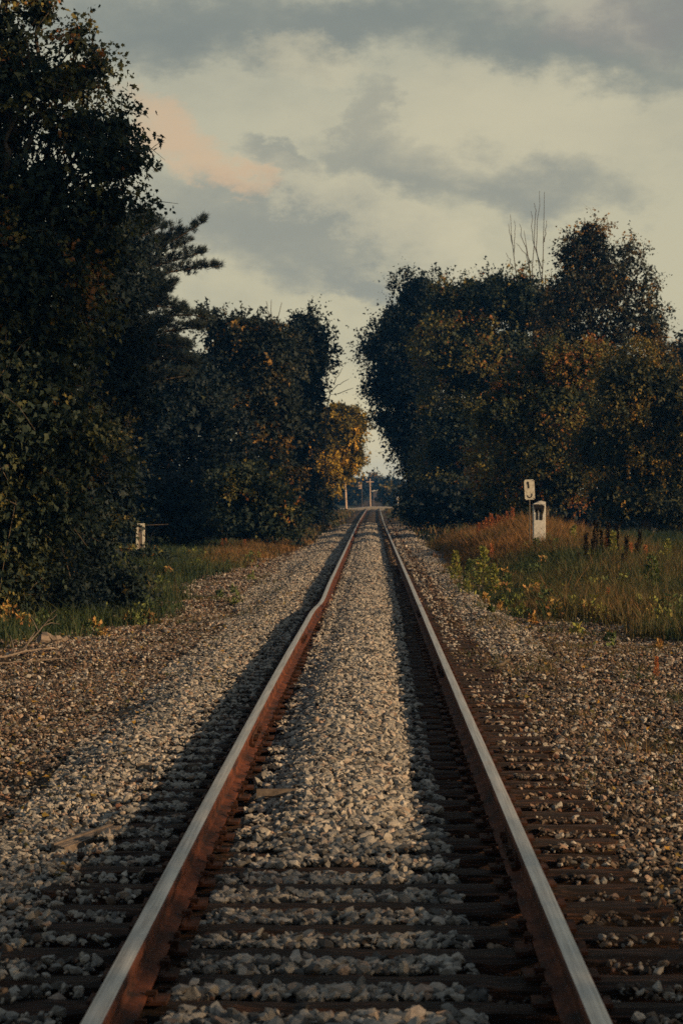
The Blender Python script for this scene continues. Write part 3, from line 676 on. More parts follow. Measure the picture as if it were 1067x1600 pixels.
tree('elm_tree', 'tall dark tree closing the left row where it meets the open sky', W(470, 820, d)[:2],
     [lob(472, 518, 32, 34, d), lob(450, 560, 45, 50, d), lob(488, 560, 26, 40, d), lob(503, 545, 14, 28, d, 0, .5), lob(478, 612, 36, 38, d), lob(445, 660, 50, 60, d), lob(450, 710, 38, 60, d), lob(445, 765, 48, 45, d)],
     25, DG, 0.22, nspray=2300, per=10, size=0.2, kind='lobed', twig=0.8, fill=0.6, tint=(0.3, 0.2))
d = 190
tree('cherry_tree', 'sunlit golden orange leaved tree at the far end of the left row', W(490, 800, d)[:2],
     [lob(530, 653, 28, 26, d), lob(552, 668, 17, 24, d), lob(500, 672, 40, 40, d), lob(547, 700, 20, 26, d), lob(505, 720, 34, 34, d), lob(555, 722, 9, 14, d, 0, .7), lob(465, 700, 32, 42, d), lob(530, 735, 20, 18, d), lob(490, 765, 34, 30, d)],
     26, SUN_GOLD, 0.25, nspray=3200, per=10, size=0.25, kind='lobed', twig=0.9, fill=0.9, tint=(0.5, 0.22))
d = 88
tree('elder_bush', 'rounded green bush with a few orange sprigs in front of the left trees', W(390, 845, d)[:2],
     [lob(385, 755, 48, 35, d), lob(340, 785, 50, 40, d), lob(430, 785, 42, 38, d), lob(385, 815, 75, 28, d), lob(300, 810, 40, 25, d)],
     27, MG, 0.06, cat='bush', nspray=1500, per=9, size=0.15, kind='lobed', twig=0.5, fill=0.6, tint=(0.42, 0.22))
d = 40
tree('bramble_thicket', 'dark low thicket at the foot of the near maple', W(30, 940, d)[:2],
     [lob(100, 925, 70, 45, d, -2), lob(30, 960, 80, 40, d, -3), lob(170, 920, 45, 35, d, 1), lob(40, 880, 110, 60, d), lob(-60, 920, 120, 70, d), lob(130, 850, 45, 45, d, 1), lob(60, 940, 70, 40, d), lob(10, 960, 60, 40, d, -1)],
     28, DG, 0.05, cat='bush', nspray=2600, per=9, size=0.085, kind='lobed', twig=0.4, fill=0.6, tint=(0.4, 0.22))
d = 78
tree('sumac_bush', 'dark leafy undergrowth behind the small white post', W(230, 850, d)[:2],
     [lob(180, 800, 60, 45, d, 2), lob(250, 795, 60, 50, d, 3), lob(300, 825, 40, 22, d, 2), lob(140, 840, 50, 35, d)],
     29, DG, 0.015, cat='bush', nspray=1300, per=9, size=0.15, kind='lobed', twig=0.5, fill=0.7, tint=(0.35, 0.22))
d = 63
tree('nettle_clump', 'low green clump hiding the foot of the small white post', W(222, 885, d)[:2],
     [lob(215, 872, 26, 13, d), lob(245, 876, 30, 12, d, .5), lob(190, 878, 26, 12, d)],
     49, MG, 0.01, cat='bush', nspray=420, per=9, size=0.09, kind='lobed', twig=0.25, fill=0.6, tint=(0.45, 0.15))
d = 135
tree('hawthorn_bush', 'dark bush between the left tree row and the gravel shoulder', W(480, 815, d)[:2],
     [lob(465, 797, 45, 22, d), lob(490, 792, 26, 20, d, 8), lob(430, 800, 50, 28, d)],
     30, DG, 0.06, cat='bush', nspray=1100, per=9, size=0.2, kind='lobed', twig=0.6, fill=0.7, tint=(0.3, 0.2))

# --- right side
d = 155
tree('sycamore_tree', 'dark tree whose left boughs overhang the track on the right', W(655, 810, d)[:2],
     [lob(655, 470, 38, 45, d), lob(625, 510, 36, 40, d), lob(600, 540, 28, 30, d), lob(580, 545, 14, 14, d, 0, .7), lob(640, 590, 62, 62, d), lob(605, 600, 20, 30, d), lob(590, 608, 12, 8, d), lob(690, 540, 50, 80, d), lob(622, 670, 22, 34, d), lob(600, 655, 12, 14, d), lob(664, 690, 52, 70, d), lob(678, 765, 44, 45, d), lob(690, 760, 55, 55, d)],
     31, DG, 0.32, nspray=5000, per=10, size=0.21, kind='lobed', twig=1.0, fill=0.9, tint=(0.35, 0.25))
d = 140
tree('hackberry_tree', 'wide dark tree with yellowing top left of the bare stems', W(745, 815, d)[:2],
     [lob(700, 475, 30, 35, d), lob(735, 470, 34, 38, d), lob(775, 465, 34, 42, d), lob(815, 475, 34, 50, d), lob(850, 490, 28, 45, d), lob(730, 560, 70, 75, d), lob(800, 580, 60, 80, d), lob(730, 690, 75, 85, d), lob(720, 770, 70, 45, d)],
     32, MG, 0.3, nspray=4600, per=10, size=0.19, kind='lobed', twig=0.9, fill=0.9, tint=(0.55, 0.22), upb=0.6)
d = 124
tree('poplar_tree', 'tallest right hand tree with thin russet crown against the sky', W(920, 820, d)[:2],
     [lob(925, 375, 26, 32, d), lob(900, 400, 30, 30, d), lob(890, 460, 40, 60, d), lob(940, 440, 45, 55, d), lob(985, 400, 20, 32, d, 0, .35), lob(1005, 450, 32, 45, d, 0, .35), lob(980, 500, 50, 55, d, 0, .6), lob(1020, 520, 26, 45, d, 0, .6), lob(1035, 575, 24, 40, d), lob(870, 520, 40, 50, d), lob(920, 560, 80, 70, d), lob(900, 680, 90, 90, d), lob(1000, 620, 60, 70, d)],
     33, RG, 0.28, nspray=5600, per=9, size=0.155, kind='lobed', twig=0.8, fill=0.45, tint=(0.66, 0.25), twigs=700)
d = 106
tree('box_elder_tree', 'olive leaved tree with sunlit upper sprays in front of the right row', W(850, 830, d)[:2],
     [lob(860, 570, 45, 32, d), lob(905, 570, 36, 34, d), lob(815, 600, 45, 34, d), lob(870, 640, 75, 50, d), lob(790, 650, 50, 50, d), lob(850, 730, 90, 65, d), lob(790, 780, 60, 40, d)],
     34, MG, 0.2, nspray=4000, per=10, size=0.145, kind='lobed', twig=0.65, fill=0.9, tint=(0.76, 0.2), upb=0.5)
d = 100
tree('redbud_tree', 'bushy tree with orange brown leaves at the right edge', W(1010, 830, d)[:2],
     [lob(985, 600, 60, 55, d), lob(1045, 620, 45, 60, d), lob(960, 690, 65, 60, d), lob(1040, 720, 65, 70, d), lob(980, 775, 75, 45, d), lob(1060, 800, 60, 40, d), lob(1090, 680, 50, 90, d)],
     35, OG, 0.2, nspray=4200, per=10, size=0.14, kind='lobed', twig=0.65, fill=0.9, tint=(0.58, 0.24), upb=0.4)
d = 145
tree('spruce_tree', 'distant dark tree top peeping out at the far right edge', W(1075, 820, d)[:2],
     [lob(1066, 560, 20, 30, d), lob(1080, 600, 30, 60, d), lob(1080, 700, 30, 90, d)],
     36, DG, 0.2, nspray=900, per=10, size=0.2, kind='lobed', twig=0.7, fill=0.5, tint=(0.4, 0.2))
d = 120
tree('dogwood_bush', 'black shaded bush at the foot of the overhanging right tree', W(680, 815, d)[:2],
     [lob(655, 795, 35, 25, d), lob(700, 785, 45, 35, d), lob(760, 790, 55, 40, d), lob(820, 805, 50, 30, d), lob(890, 800, 50, 35, d), lob(960, 815, 50, 20, d)],
     37, DG, 0.05, cat='bush', nspray=1700, per=9, size=0.19, kind='lobed', twig=0.6, fill=0.7, tint=(0.25, 0.15))

# --- far end of the line
def far_tree(name, label, px, py, rx, rz, d, seed, m, tint, cat='tree'):
    tree(name, label, W(px, 790, d)[:2], [lob(px, py, rx, rz, d), lob(px - rx * .6, py + rz * .7, rx * .8, rz * .8, d), lob(px + rx * .6, py + rz * .8, rx * .8, rz * .8, d), lob(px, py + rz * 1.4, rx * 1.1, rz, d)],
         seed, m, 0.2, cat=cat, nspray=420, per=9, size=0.5, kind='lobed', twig=1.2, fill=1.0, tint=tint)
far_tree('linden_tree', 'yellowish tree closing the gap beyond the level crossing', 588, 752, 16, 11, 520, 41, OG, (0.45, 0.15))
far_tree('linden_tree', 'dark distant tree left of the gap beyond the crossing', 562, 758, 14, 12, 470, 42, DG, (0.4, 0.2))
far_tree('linden_tree', 'dark distant tree right of the gap beyond the crossing', 614, 760, 18, 14, 450, 43, DG, (0.3, 0.2))
far_tree('roadside_bush', 'small yellow green bush right of the level crossing', 608, 766, 5, 7, 330, 44, OG, (0.5, 0.15), 'bush')
far_tree('alder_tree', 'shaded tree beside the track just before the crossing on the right', 668, 745, 26, 26, 255, 45, DG, (0.2, 0.15))
far_tree('alder_tree', 'shaded tree beside the track just before the crossing on the left', 498, 752, 22, 22, 260, 46, DG, (0.2, 0.15))
far_tree('linden_tree', 'low dark tree under the orange tree behind the leaning pole', 542, 762, 20, 13, 365, 48, DG, (0.3, 0.2))
far_tree('alder_tree', 'dark tree hidden deep in the left row beyond the orange one', 460, 720, 45, 45, 230, 47, DG, (0.2, 0.15))

# ------------------------------------------------------------------ unseen trees added beyond the right edge, crowns shaped to shade the line
def shade_tree(x, y, z0_, z1_, rad, seed):
    z0 = float(H(x, y)); r = np.random.default_rng(seed); lb = []
    for k in range(8):
        a = r.uniform(0, 6.28); q = r.uniform(0.1, 0.65) * rad; zz = z0_ + (z1_ - z0_) * r.uniform(0.15, 0.85)
        lb.append((np.array([x + math.cos(a) * q, y + math.sin(a) * q, z0 + zz]), np.array([rad * .5, rad * .5, (z1_ - z0_) * .2])))
    return lb
SH = [(14, 2.0, 2.2, 8.5, 3.5), (18.5, 3.2, 3.4, 9.5, 3.0), (33, 24, 14.5, 22, 3.8), (34, 45, 15, 24, 3.6), (37, 66, 15.5, 24, 3.6), (38, 78, 13, 24, 5), (15, -5, 2.5, 8, 3.2)]
SHD = []
SHL = ['nearest unseen tree added for shade beyond the right edge', 'unseen shade tree just behind the nearest one beyond the right edge', 'second unseen shade tree beyond the right edge', 'third unseen shade tree beyond the right edge', 'fourth unseen shade tree beyond the right edge', 'fifth unseen shade tree beyond the right edge', 'unseen shade tree beyond the right edge behind the viewer']
for q, (x, y, h, h1, rad) in enumerate(SH):
    lb = shade_tree(x, y, h, h1, rad, 60 + q)
    tree('unseen_shade_tree', SHL[q], (x, y), lb, 70 + q, DG, 0.2, group='trees outside the view on the right', nspray=(520 if x < 19 else 700), per=8, size=(0.2 if x < 19 else 0.3), kind='lobed', twig=0.9, fill=(0.12 if x < 19 else 0.35), lumps=5)

for q, (x, y, h, h1, rad) in enumerate(SHD):
    tree('birch_tree', ['nearest', 'middle', 'farthest'][q] + ' of three thin crowned birches beyond the right edge', (x, y), shade_tree(x, y, h, h1, rad, 160 + q), 170 + q, DG, 0.1, group='trees outside the view on the right',
         nspray=420, per=7, size=0.24, kind='lobed', twig=0.8, fill=0.0, lumps=5)

# ------------------------------------------------------------------ bare stems and branches
def bare(name, label, d, lines, r0, cat='dead tree', base=None):
    g = Geo(); p0 = W(*lines[0][0], d)
    o = empty(name, (p0[0], p0[1], float(H(p0[0], p0[1])))); tag(o, label, cat)
    t0 = Geo(); first = True
    for ln in lines:
        pts = np.array([W(*p, d) for p in ln]); tt = np.linspace(0, 1, 8); s = np.linspace(0, 1, len(pts))
        path = np.stack([np.interp(tt, s, pts[:, c]) for c in range(3)], -1); path[1:-1] += np.random.default_rng(len(ln) + int(ln[0][0])).normal(size=(6, 3)) * 0.035
        part('stem' if first else 'branch', (lambda G_: (tube(G_, path, np.linspace(r0 * (1 if first else 0.5), 0.012, 8), 5), G_)[1])(Geo()), BARK, o); first = False
    return o
bare('dead_sapling', 'tallest bare dead sapling standing above the right trees', 147, [[(843, 820), (846, 480), (850, 300)], [(846, 440), (838, 380), (842, 298)], [(846, 420), (832, 370), (829, 330)], [(848, 380), (853, 345)]], 0.07)
bare('dead_sapling', 'leaning bare sapling with forked tip left of the tallest', 147, [[(838, 820), (832, 450), (818, 360)], [(832, 440), (822, 400), (806, 380)], [(828, 410), (815, 372), (811, 350)], [(832, 450), (836, 330), (834, 318)]], 0.06)
bare('dead_sapling', 'short bare twiggy sapling leftmost above the right trees', 147, [[(812, 820), (806, 450), (797, 335)], [(803, 420), (790, 395)], [(802, 400), (803, 345)], [(801, 385), (794, 350)]], 0.055)
bare('bare_snag', 'fine bare branches poking right from the dark left tree', 127, [[(505, 820), (510, 620), (552, 606)], [(515, 615), (530, 600), (545, 592)], [(508, 580), (524, 574), (540, 566)], [(520, 600), (535, 575)]], 0.05)
bare('bare_snag', 'bare twigs standing over the top of the russet left tree', 113, [[(420, 820), (425, 520), (424, 468)], [(424, 510), (436, 490), (440, 472)], [(424, 500), (412, 482)], [(424, 505), (418, 485), (416, 470)]], 0.04)

# ------------------------------------------------------------------ grass, weeds
def blades(name, n, xr_, yr_, hgt, wid, tint, keepfn, label, seed, lean=0.35, spread=0.12, perc=12):
    r = np.random.default_rng(seed); g = Geo()
    x = r.uniform(*xr_, n); y = r.uniform(*yr_, n); k = keepfn(x, y) > r.random(n)
    x = x[k]; y = y[k]; m = len(x)
    ct = np.clip(tint(x, y) + r.normal(0, 0.12, m), 0, 1); ch = r.uniform(0.55, 1.15, m) * (0.55 + 0.9 * vn(x, y, 1.4, seed))
    x = np.repeat(x, perc) + r.normal(0, spread, m * perc); y = np.repeat(y, perc) + r.normal(0, spread, m * perc)
    ct = np.clip(np.repeat(ct, perc) + r.normal(0, 0.06, m * perc), 0, 1); h = np.repeat(ch, perc) * (hgt(x, y)) * r.uniform(0.6, 1.2, m * perc); n = m * perc
    b = np.stack([x, y, H(x, y) - 0.01], -1); an = r.uniform(0, 6.28, n); s = np.stack([np.cos(an), np.sin(an), 0 * an], -1)
    ld = r.normal(size=(n, 3)) * np.array([1, 1, 0]) * lean; w_ = wid * (0.6 + y / 60)[:, None]
    mid = b + h[:, None] * (np.array([0, 0, .55]) + ld * .3); tip = b + h[:, None] * (np.array([0, 0, .97]) + ld)
    v = np.stack([b - s * w_, b + s * w_, mid + s * w_ * .7, tip, mid - s * w_ * .7], 1).reshape(-1, 3)
    i = np.arange(n)[:, None] * 5
    g.add(v, np.concatenate([i + np.array([[0, 1, 2, 4]])]), ct); g.n -= len(v)
    g.add(v[:0].reshape(0, 3), i + np.array([[4, 2, 3]]), ct); g.n += len(v)
    o = part(name, g, GR, None); tag(o, label, kind='stuff'); return o
gr = greenness
# right mound: reddish grass on the crest, green in front
rt = lambda x, y: 0.42 + 0.36 * sstep(y, 50, 66) * sstep(8.5 - x, 0, 2.0) - 0.3 * sstep(x, 5.8, 7.5) * sstep(y, 58, 70) + 0.45 * (vn(x, y, 1.8, 51) - 0.5)
blades('tall_grass', 21000, (1.6, 13), (31, 92), lambda x, y: 0.20 + 0.26 * sstep(x, 2, 3.5) * (0.4 + vn(x, y, 2.4, 52)), 0.007, rt, lambda x, y: gr(x, y) * 1.0, 'tall reddish and green grass covering the mound right of the track', 81)
# left strip
lt = lambda x, y: 0.25 + 0.5 * sstep(y, 58, 72) * sstep(x, -5.4, -4.2) + 0.2 * (vn(x, y, 2.5, 53) - 0.5)
blades('meadow_grass', 13000, (-12, -1.9), (29, 100), lambda x, y: 0.16 + 0.22 * vn(x, y, 3, 54), 0.007, lt, lambda x, y: gr(x, y), 'short green and russet grass strip left of the track', 82)
# far verges
blades('verge_grass', 2500, (-8, 9), (92, 300), lambda x, y: 0.35 + 0 * x, 0.012, lambda x, y: 0.35 + 0.3 * vn(x, y, 9, 55), lambda x, y: gr(x, y), 'shaded grass on the far verges of the track', 83, spread=0.3)
# sparse weeds in the gravel
def wk(x, y):
    lb = np.exp(-((x + 3.0) / 1.2) ** 2 - ((y - 43) / 10) ** 2) * 0.5; rb = np.exp(-((x - 2.4) / 1.3) ** 2 - ((y - 28) / 11) ** 2) * 1.0
    return (lb + rb) * (vn(x, y, 0.8, 57) > 0.55)
blades('low_weeds', 7500, (-5, 5.5), (14, 62), lambda x, y: 0.09 + 0.06 * vn(x, y, 2, 56), 0.0055, lambda x, y: 0.25 + 0.5 * vn(x, y, 1.7, 58), wk, 'sparse low weeds growing through the gravel', 84, lean=0.7, spread=0.1, perc=14)

r = np.random.default_rng(404); cs = []
for (x0, x1, y0, y1, n) in ((1.8, 9, 34, 62, 170), (-9, -2.6, 31, 75, 130), (2.0, 10, 60, 95, 60), (-6, -2.2, 33, 50, 60), (1.4, 3.6, 26, 44, 60)):
    x = r.uniform(x0, x1, n); y = r.uniform(y0, y1, n); k = r.random(n) < gr(x, y) * .9 + .12; cs.append(np.stack([x[k], y[k]], -1))
cs = np.concatenate(cs); m = len(cs); hh_ = r.uniform(.12, .42, m); nl = 46
c3 = np.repeat(np.stack([cs[:, 0], cs[:, 1], H(cs[:, 0], cs[:, 1])], -1), nl, 0); hh_ = np.repeat(hh_, nl) * (0.5 + .5 * gr(c3[:, 0], c3[:, 1])); q = r.random(m * nl)
pos = c3 + np.stack([r.normal(size=m * nl) * hh_ * .38 * (1.2 - q), r.normal(size=m * nl) * hh_ * .38 * (1.2 - q), hh_ * q], -1)
g = Geo(); leaves(g, pos, r.normal(size=(m * nl, 3)) + [0, 0, .9], r.uniform(.04, .10, m * nl), np.clip(np.repeat(r.choice([.2, .32, .38, .5, .62, .8], m), nl) + r.normal(0, .05, m * nl), 0, 1), 'oval', r)
o = part('undergrowth', g, WD, None); tag(o, 'mixed low leafy weeds growing in the verges', kind='stuff')

# single tall weeds
def weed(kind, seed):
    r = np.random.default_rng(seed); g = Geo(); st = Geo(); hgt = 1.0
    tube(st, [[0, 0, 0], [0.02, 0.01, .5], [0.03, 0, 1.0]], [0.012, 0.009, 0.005], 4)
    if kind == 'plume': n = 260; z = r.uniform(0.08, 1.05, n); rad = 0.16 * (1.1 - z) + 0.03; sz, tn = 0.11, (0.55, 0.1)
    elif kind == 'dock': n = 300; z = r.uniform(0.3, 1.03, n); rad = 0.032 + 0.012 * np.sin(z * 20); sz, tn = 0.06, (0.0, 0.02)
    elif kind == 'rust': n = 280; z = r.uniform(0.2, 1.04, n); rad = 0.10 * (1.15 - z) + 0.02; sz, tn = 0.08, (0.93, 0.06)
    else: n = 240; z = r.uniform(0.05, 1.0, n); rad = 0.24 * np.sqrt(np.clip(1.05 - z, 0, 1)); sz, tn = 0.12, (0.32, 0.08)
    an = r.uniform(0, 6.28, n); q = rad * r.random(n) ** .5
    pos = np.stack([q * np.cos(an), q * np.sin(an), z], -1); ax = np.stack([np.cos(an), np.sin(an), 0.9 + 0 * an], -1) + r.normal(size=(n, 3)) * .3
    leaves(g, pos, ax, sz * r.uniform(.6, 1.3, n), np.clip(r.normal(*tn, n), 0, 1), 'oval', r)
    return g.mesh('leaves', WD), st.mesh('stem', WD)
WM = {k: weed(k, 5 + i) for i, k in enumerate(('plume', 'dock', 'rust', 'green'))}
def put_weed(name, label, kind, px, py, d, hpx, group=None, rz=0.0):
    p = W(px, py, d); z = float(H(p[0], p[1])); o = empty(name, (p[0], p[1], z), rz); s = hpx * d / F; o.scale = (s, s, s)
    link('leaves', WM[kind][0], o); link('stem', WM[kind][1], o)
    return tag(o, label, 'weed', group)
put_weed('goldenrod', 'tallest yellow green weed at the gravel edge right of the track', 'plume', 755, 900, 50, 62)
put_weed('goldenrod', 'shorter yellow weed just right of the tallest one', 'plume', 772, 915, 47, 48, None, 1)
put_weed('goldenrod', 'yellow green weed leftmost at the edge of the gravel', 'plume', 712, 905, 50, 46, None, 2)
put_weed('goldenrod', 'yellow topped weed standing on the mound right of the stone post', 'plume', 896, 860, 60, 40, None, 3)
put_weed('goldenrod', 'yellow weed among the black seed stalks', 'plume', 957, 880, 55, 46, None, 4)
put_weed('goldenrod', 'yellow green weed right of the seed stalks', 'plume', 1042, 890, 55, 42, None, 5)
put_weed('milkweed', 'bushy green weed next to the gravel in front of the mound', 'green', 735, 915, 48, 46)
put_weed('milkweed', 'bushy green weed between the yellow weeds and the mound', 'green', 792, 915, 46, 40, None, 1)
put_weed('milkweed', 'large bushy dark green weed at the right in front of the seed stalks', 'green', 1018, 925, 44, 60, None, 2)
put_weed('milkweed', 'low green weed near the bottom edge of the right grass', 'green', 860, 950, 40, 34, None, 3)
put_weed('milkweed', 'dark green weed at the foot of the white concrete post', 'green', 838, 862, 58, 34, None, 4)
put_weed('milkweed', 'bushy weed right of the foot of the concrete post', 'green', 868, 866, 57, 30, None, 5)
put_weed('sorrel', 'brightest rust coloured seed head among the black stalks', 'rust', 947, 880, 55, 38)
put_weed('sorrel', 'rust coloured seed head right of the yellow weed', 'rust', 985, 884, 55, 34, None, 1)
put_weed('sorrel', 'rightmost rust coloured seed head', 'rust', 1008, 886, 55, 32, None, 2)
put_weed('sorrel', 'slender rust seed head in front of the grassy mound left', 'rust', 768, 868, 62, 32, None, 3)
put_weed('sorrel', 'dry orange weed at the edge of the gravel on the right', 'rust', 950, 955, 40, 34, None, 4)
put_weed('sorrel', 'small dry orange plant at the right edge on the gravel', 'rust', 1025, 1050, 25, 36, None, 5)
ORD = ['leftmost', 'second', 'third', 'fourth', 'fifth', 'sixth', 'seventh', 'eighth', 'ninth', 'tenth', 'rightmost']
DK = [(906, 874, 40), (915, 878, 46), (923, 872, 42), (931, 880, 48), (938, 874, 44), (951, 872, 42), (963, 878, 46), (970, 874, 38), (979, 882, 44), (992, 880, 40), (1001, 884, 42)]
for q, (px, py, h) in enumerate(DK):
    put_weed('dock_stalk', ORD[q] + ' black dried seed stalk from the left in the cluster on the right grass', 'dock', px + (q * 37 % 5) - 2, py + 6, 50 + (q * 29 % 7), h * (1.0 + (q * 53 % 7) * 0.075), 'black seed stalks on the right grass', q)
RD = np.random.default_rng(77)
for q in range(11):
    put_weed('red_grass_tuft', ORD[q] + ' bright orange red tuft along the crest of the grassy mound', 'rust', 746 + q * 5.2 + RD.normal() * 1.5, 820 + RD.normal() * 2, 76, 26 + RD.random() * 12, 'orange red tufts on the mound crest', q)
for q in range(6):
    put_weed('red_grass_tuft', ORD[q] + ' dull red tuft from the left at the foot of the left bush', 'rust', 342 + q * 9 + RD.normal() * 4, 850, 80 + RD.normal() * 2, 9 + RD.random() * 10, 'dull red tufts at the foot of the left bush', q)

# ------------------------------------------------------------------ posts and signs
def rbox(g, cx, cy, z0, z1, w_, dp, ang=0.0):
    b = Geo(); box(b, -w_ / 2, w_ / 2, -dp / 2, dp / 2, z0, z1); v = np.concatenate(b.v); c, s = math.cos(ang), math.sin(ang)
    v = np.stack([v[:, 0] * c - v[:, 1] * s + cx, v[:, 0] * s + v[:, 1] * c + cy, v[:, 2]], -1); g.add(v, b.f[0])
d = 60; p = W(842, 835, d); zt = W(842, 787, d)[2]; zg = float(H(p[0], p[1]))
o = empty('milepost', (p[0], p[1], zg)); tag(o, 'squat white concrete post with peeling black letters beside the track', 'post')
hw = 0.155
bm = bmesh.new(); bmesh.ops.create_cube(bm, size=1)
for v in bm.verts: v.co = Vector((v.co.x * 2 * hw, v.co.y * 2 * hw * .8, (zt - zg + 0.3) * (v.co.z + .5) - 0.3))
bmesh.ops.bevel(bm, geom=[e for e in bm.edges], offset=0.02, segments=2, affect='EDGES')
me = bpy.data.meshes.new('shaft'); bm.to_mesh(me); bm.free(); me.materials.append(CONC); link('shaft', me, o)
g = Geo(); hh = zt - zg; cp = [(-hw, hh - .012), (-.02, hh + .055), (.05, hh + .075), (hw, hh + .045), (hw, hh - .012)]
n = len(cp); g.add([[a, -hw * .8, b] for a, b in cp] + [[a, hw * .8, b] for a, b in cp], [[k, (k + 1) % n, n + (k + 1) % n, n + k] for k in range(n)]); g.add([[a, -hw * .8, b] for a, b in cp], [list(range(n))]); g.add([[a, hw * .8, b] for a, b in cp], [list(range(n))[::-1]])
link('cap', g.mesh('cap', CONC), o)
# peeling black lettering: a worn W over two broken strokes
g = Geo(); yf = -hw * .8
def stroke(g, pts, w_, y, th=0.004):
    for a, b in zip(pts[:-1], pts[1:]):
        a = np.array(a); b = np.array(b); dd = (b - a) / (np.linalg.norm(b - a) + 1e-9); nrm = np.array([-dd[1], dd[0]]) * w_ / 2; a = a - dd * w_ * .2; b = b + dd * w_ * .2
        q = [a - nrm, b - nrm, b + nrm, a + nrm]; g.add([[c[0], y, c[1]] for c in q] + [[c[0], y - th, c[1]] for c in q], BOXF)
T = hh - .03
stroke(g, [(-.115, T), (-.075, T - .17), (-.03, T - .03), (.02, T - .17), (.07, T - .01)], .062, yf); stroke(g, [(-.10, T - .02), (.10, T - .05)], .08, yf - .0008)
stroke(g, [(.10, T - .05), (.07, T - .20)], .05, yf - .0016); stroke(g, [(-.055, T - .18), (-.055, T - .36)], .055, yf - .0024); stroke(g, [(.045, T - .2), (.04, T - .36)], .07, yf - .0032)
link('lettering', g.mesh('lettering', BLACK), o)

d = 61; c = W(827, 765, d); zg = float(H(c[0], c[1])); tilt = -0.05
s = empty('number_sign', (c[0], c[1], zg)); tag(s, 'small white rectangular sign with black numerals above the concrete post', 'sign')
hgt = c[2] - zg; w2, h2 = 0.128, 0.255
bm = bmesh.new(); bmesh.ops.create_cube(bm, size=1)
for v in bm.verts: v.co = Vector((v.co.x * 2 * w2, v.co.y * .008, v.co.z * 2 * h2))
bmesh.ops.bevel(bm, geom=[e for e in bm.edges if abs(e.verts[0].co.y - e.verts[1].co.y) > .004], offset=0.025, segments=3, affect='EDGES')
me = bpy.data.meshes.new('panel'); bm.to_mesh(me); bm.free(); me.materials.append(WHITE)
pn = link('panel', me, s); pn.location = (0, 0, hgt); pn.rotation_euler = (0, -tilt * -1, 0)
g = Geo(); stroke(g, [(-.03, .19), (-.02, .045)], .042, -.0045); stroke(g, [(-.055, .165), (-.03, .20)], .025, -.0053); nm = link('numeral', g.mesh('numeral', BLACK), pn)
g = Geo(); arc = [(-.005 + .058 * math.cos(a), -.135 + .065 * math.sin(a)) for a in np.linspace(math.pi * 1.05, math.pi * 2.15, 9)]; stroke(g, arc, .024, -.0045)
link('numeral', g.mesh('numeral', BLACK), pn)
g = Geo()
for q in ((.095, .225), (.1, -.225)): tube(g, [[q[0], -.004, q[1]], [q[0], -.009, q[1]]], .012, 6)
link('bolts', g.mesh('bolts', BLACK), pn)
g = Geo(); tube(g, [[0, .03, -.3], [0, .03, hgt + .1]], .02, 6); link('post', g.mesh('post', DMET), s)

# left white marker post
d = 68; c = W(219, 851, d); zg = float(H(c[0], c[1])); zt = W(219, 818, d)[2]
o = empty('white_post', (c[0], c[1], zg)); tag(o, 'small white hollow marker post lit by the sun in front of the left undergrowth', 'post')
g = Geo(); hh = zt - zg
box(g, -.115, -.055, -.05, .05, -.3, hh - .10); box(g, .055, .115, -.05, .05, -.3, hh - .02); link('side', g.mesh('side', WHITE), o)
g = Geo(); box(g, -.055, .055, .0, .045, -.3, hh - .12); link('back_panel', g.mesh('back_panel', POLE), o)
g = Geo(); box(g, -.14, .115, -.055, .055, hh - .045, hh); link('cap', g.mesh('cap', WHITE), o)
g = Geo(); z = zg + hh - .12
o = empty('pipe_rail', (c[0], c[1] + .4, zg)); tag(o, 'thin pale horizontal rail passing behind the white marker post', 'rail')
g = Geo(); tube(g, [[-1.3, 0, hh - .12], [-.3, 0, hh - .07], [.75, 0, hh - .03]], .014, 6); link('rail_length', g.mesh('rail_length', BARK), o)
for x in (-1.25, .1):
    g = Geo(); tube(g, [[x, .03, -.3], [x, .03, hh - .1]], .012, 6); link('stake', g.mesh('stake', BLACK), o)

# poles at the crossing
def pole(label, px0, py0, px1, py1, d, r0, m=POLE, name='utility_pole', cat='pole'):
    a = W(px0, py0, d); b = W(px1, py1, d); a[2] = float(H(a[0], a[1]))
    o = empty(name, tuple(a)); tag(o, label, cat); g = Geo(); tube(g, [a - [0, 0, .4], (a + b) / 2, b], [r0, r0 * .9, r0 * .75], 8); part('shaft', g, m, o, True); return o, b
o, b = pole('pale leaning wooden pole left of the track at the crossing', 541.5, 794, 538.5, 741, 288, .11)
o, b = pole('thin wooden pole standing in the gap beyond the crossing', 578.5, 786, 578, 748, 345, .08)
g = Geo(); box(g, b[0] - .55, b[0] + .55, b[1] - .05, b[1] + .05, b[2] - .5, b[2] - .38); part('crossarm', g, POLE, o)
o, b = pole('grey signal mast between the leaning pole and the thin pole', 566, 786, 565, 752, 322, .05, DMET, 'signal_mast', 'signal')
g = Geo(); box(g, b[0] - .42, b[0] - .02, b[1] - .08, b[1] + .1, b[2] - 1.0, b[2] - .1); part('backplate', g, POLE, o)
for zz in (-.35, -.75):
    g = Geo(); tube(g, [[b[0] - .22, b[1] - .09, b[2] + zz], [b[0] - .22, b[1] - .16, b[2] + zz]], .11, 10); part('lamp_housing', g, DMET, o)
o, b = pole('short grey crossing marker right of the track at the road', 622, 795, 621, 777, 310, .07, CONC, 'marker_post', 'marker')
g = Geo(); box(g, b[0] - .14, b[0] + .14, b[1] - .03, b[1] + .03, b[2] - .5, b[2] + .05); part('reflector', g, CONC, o)
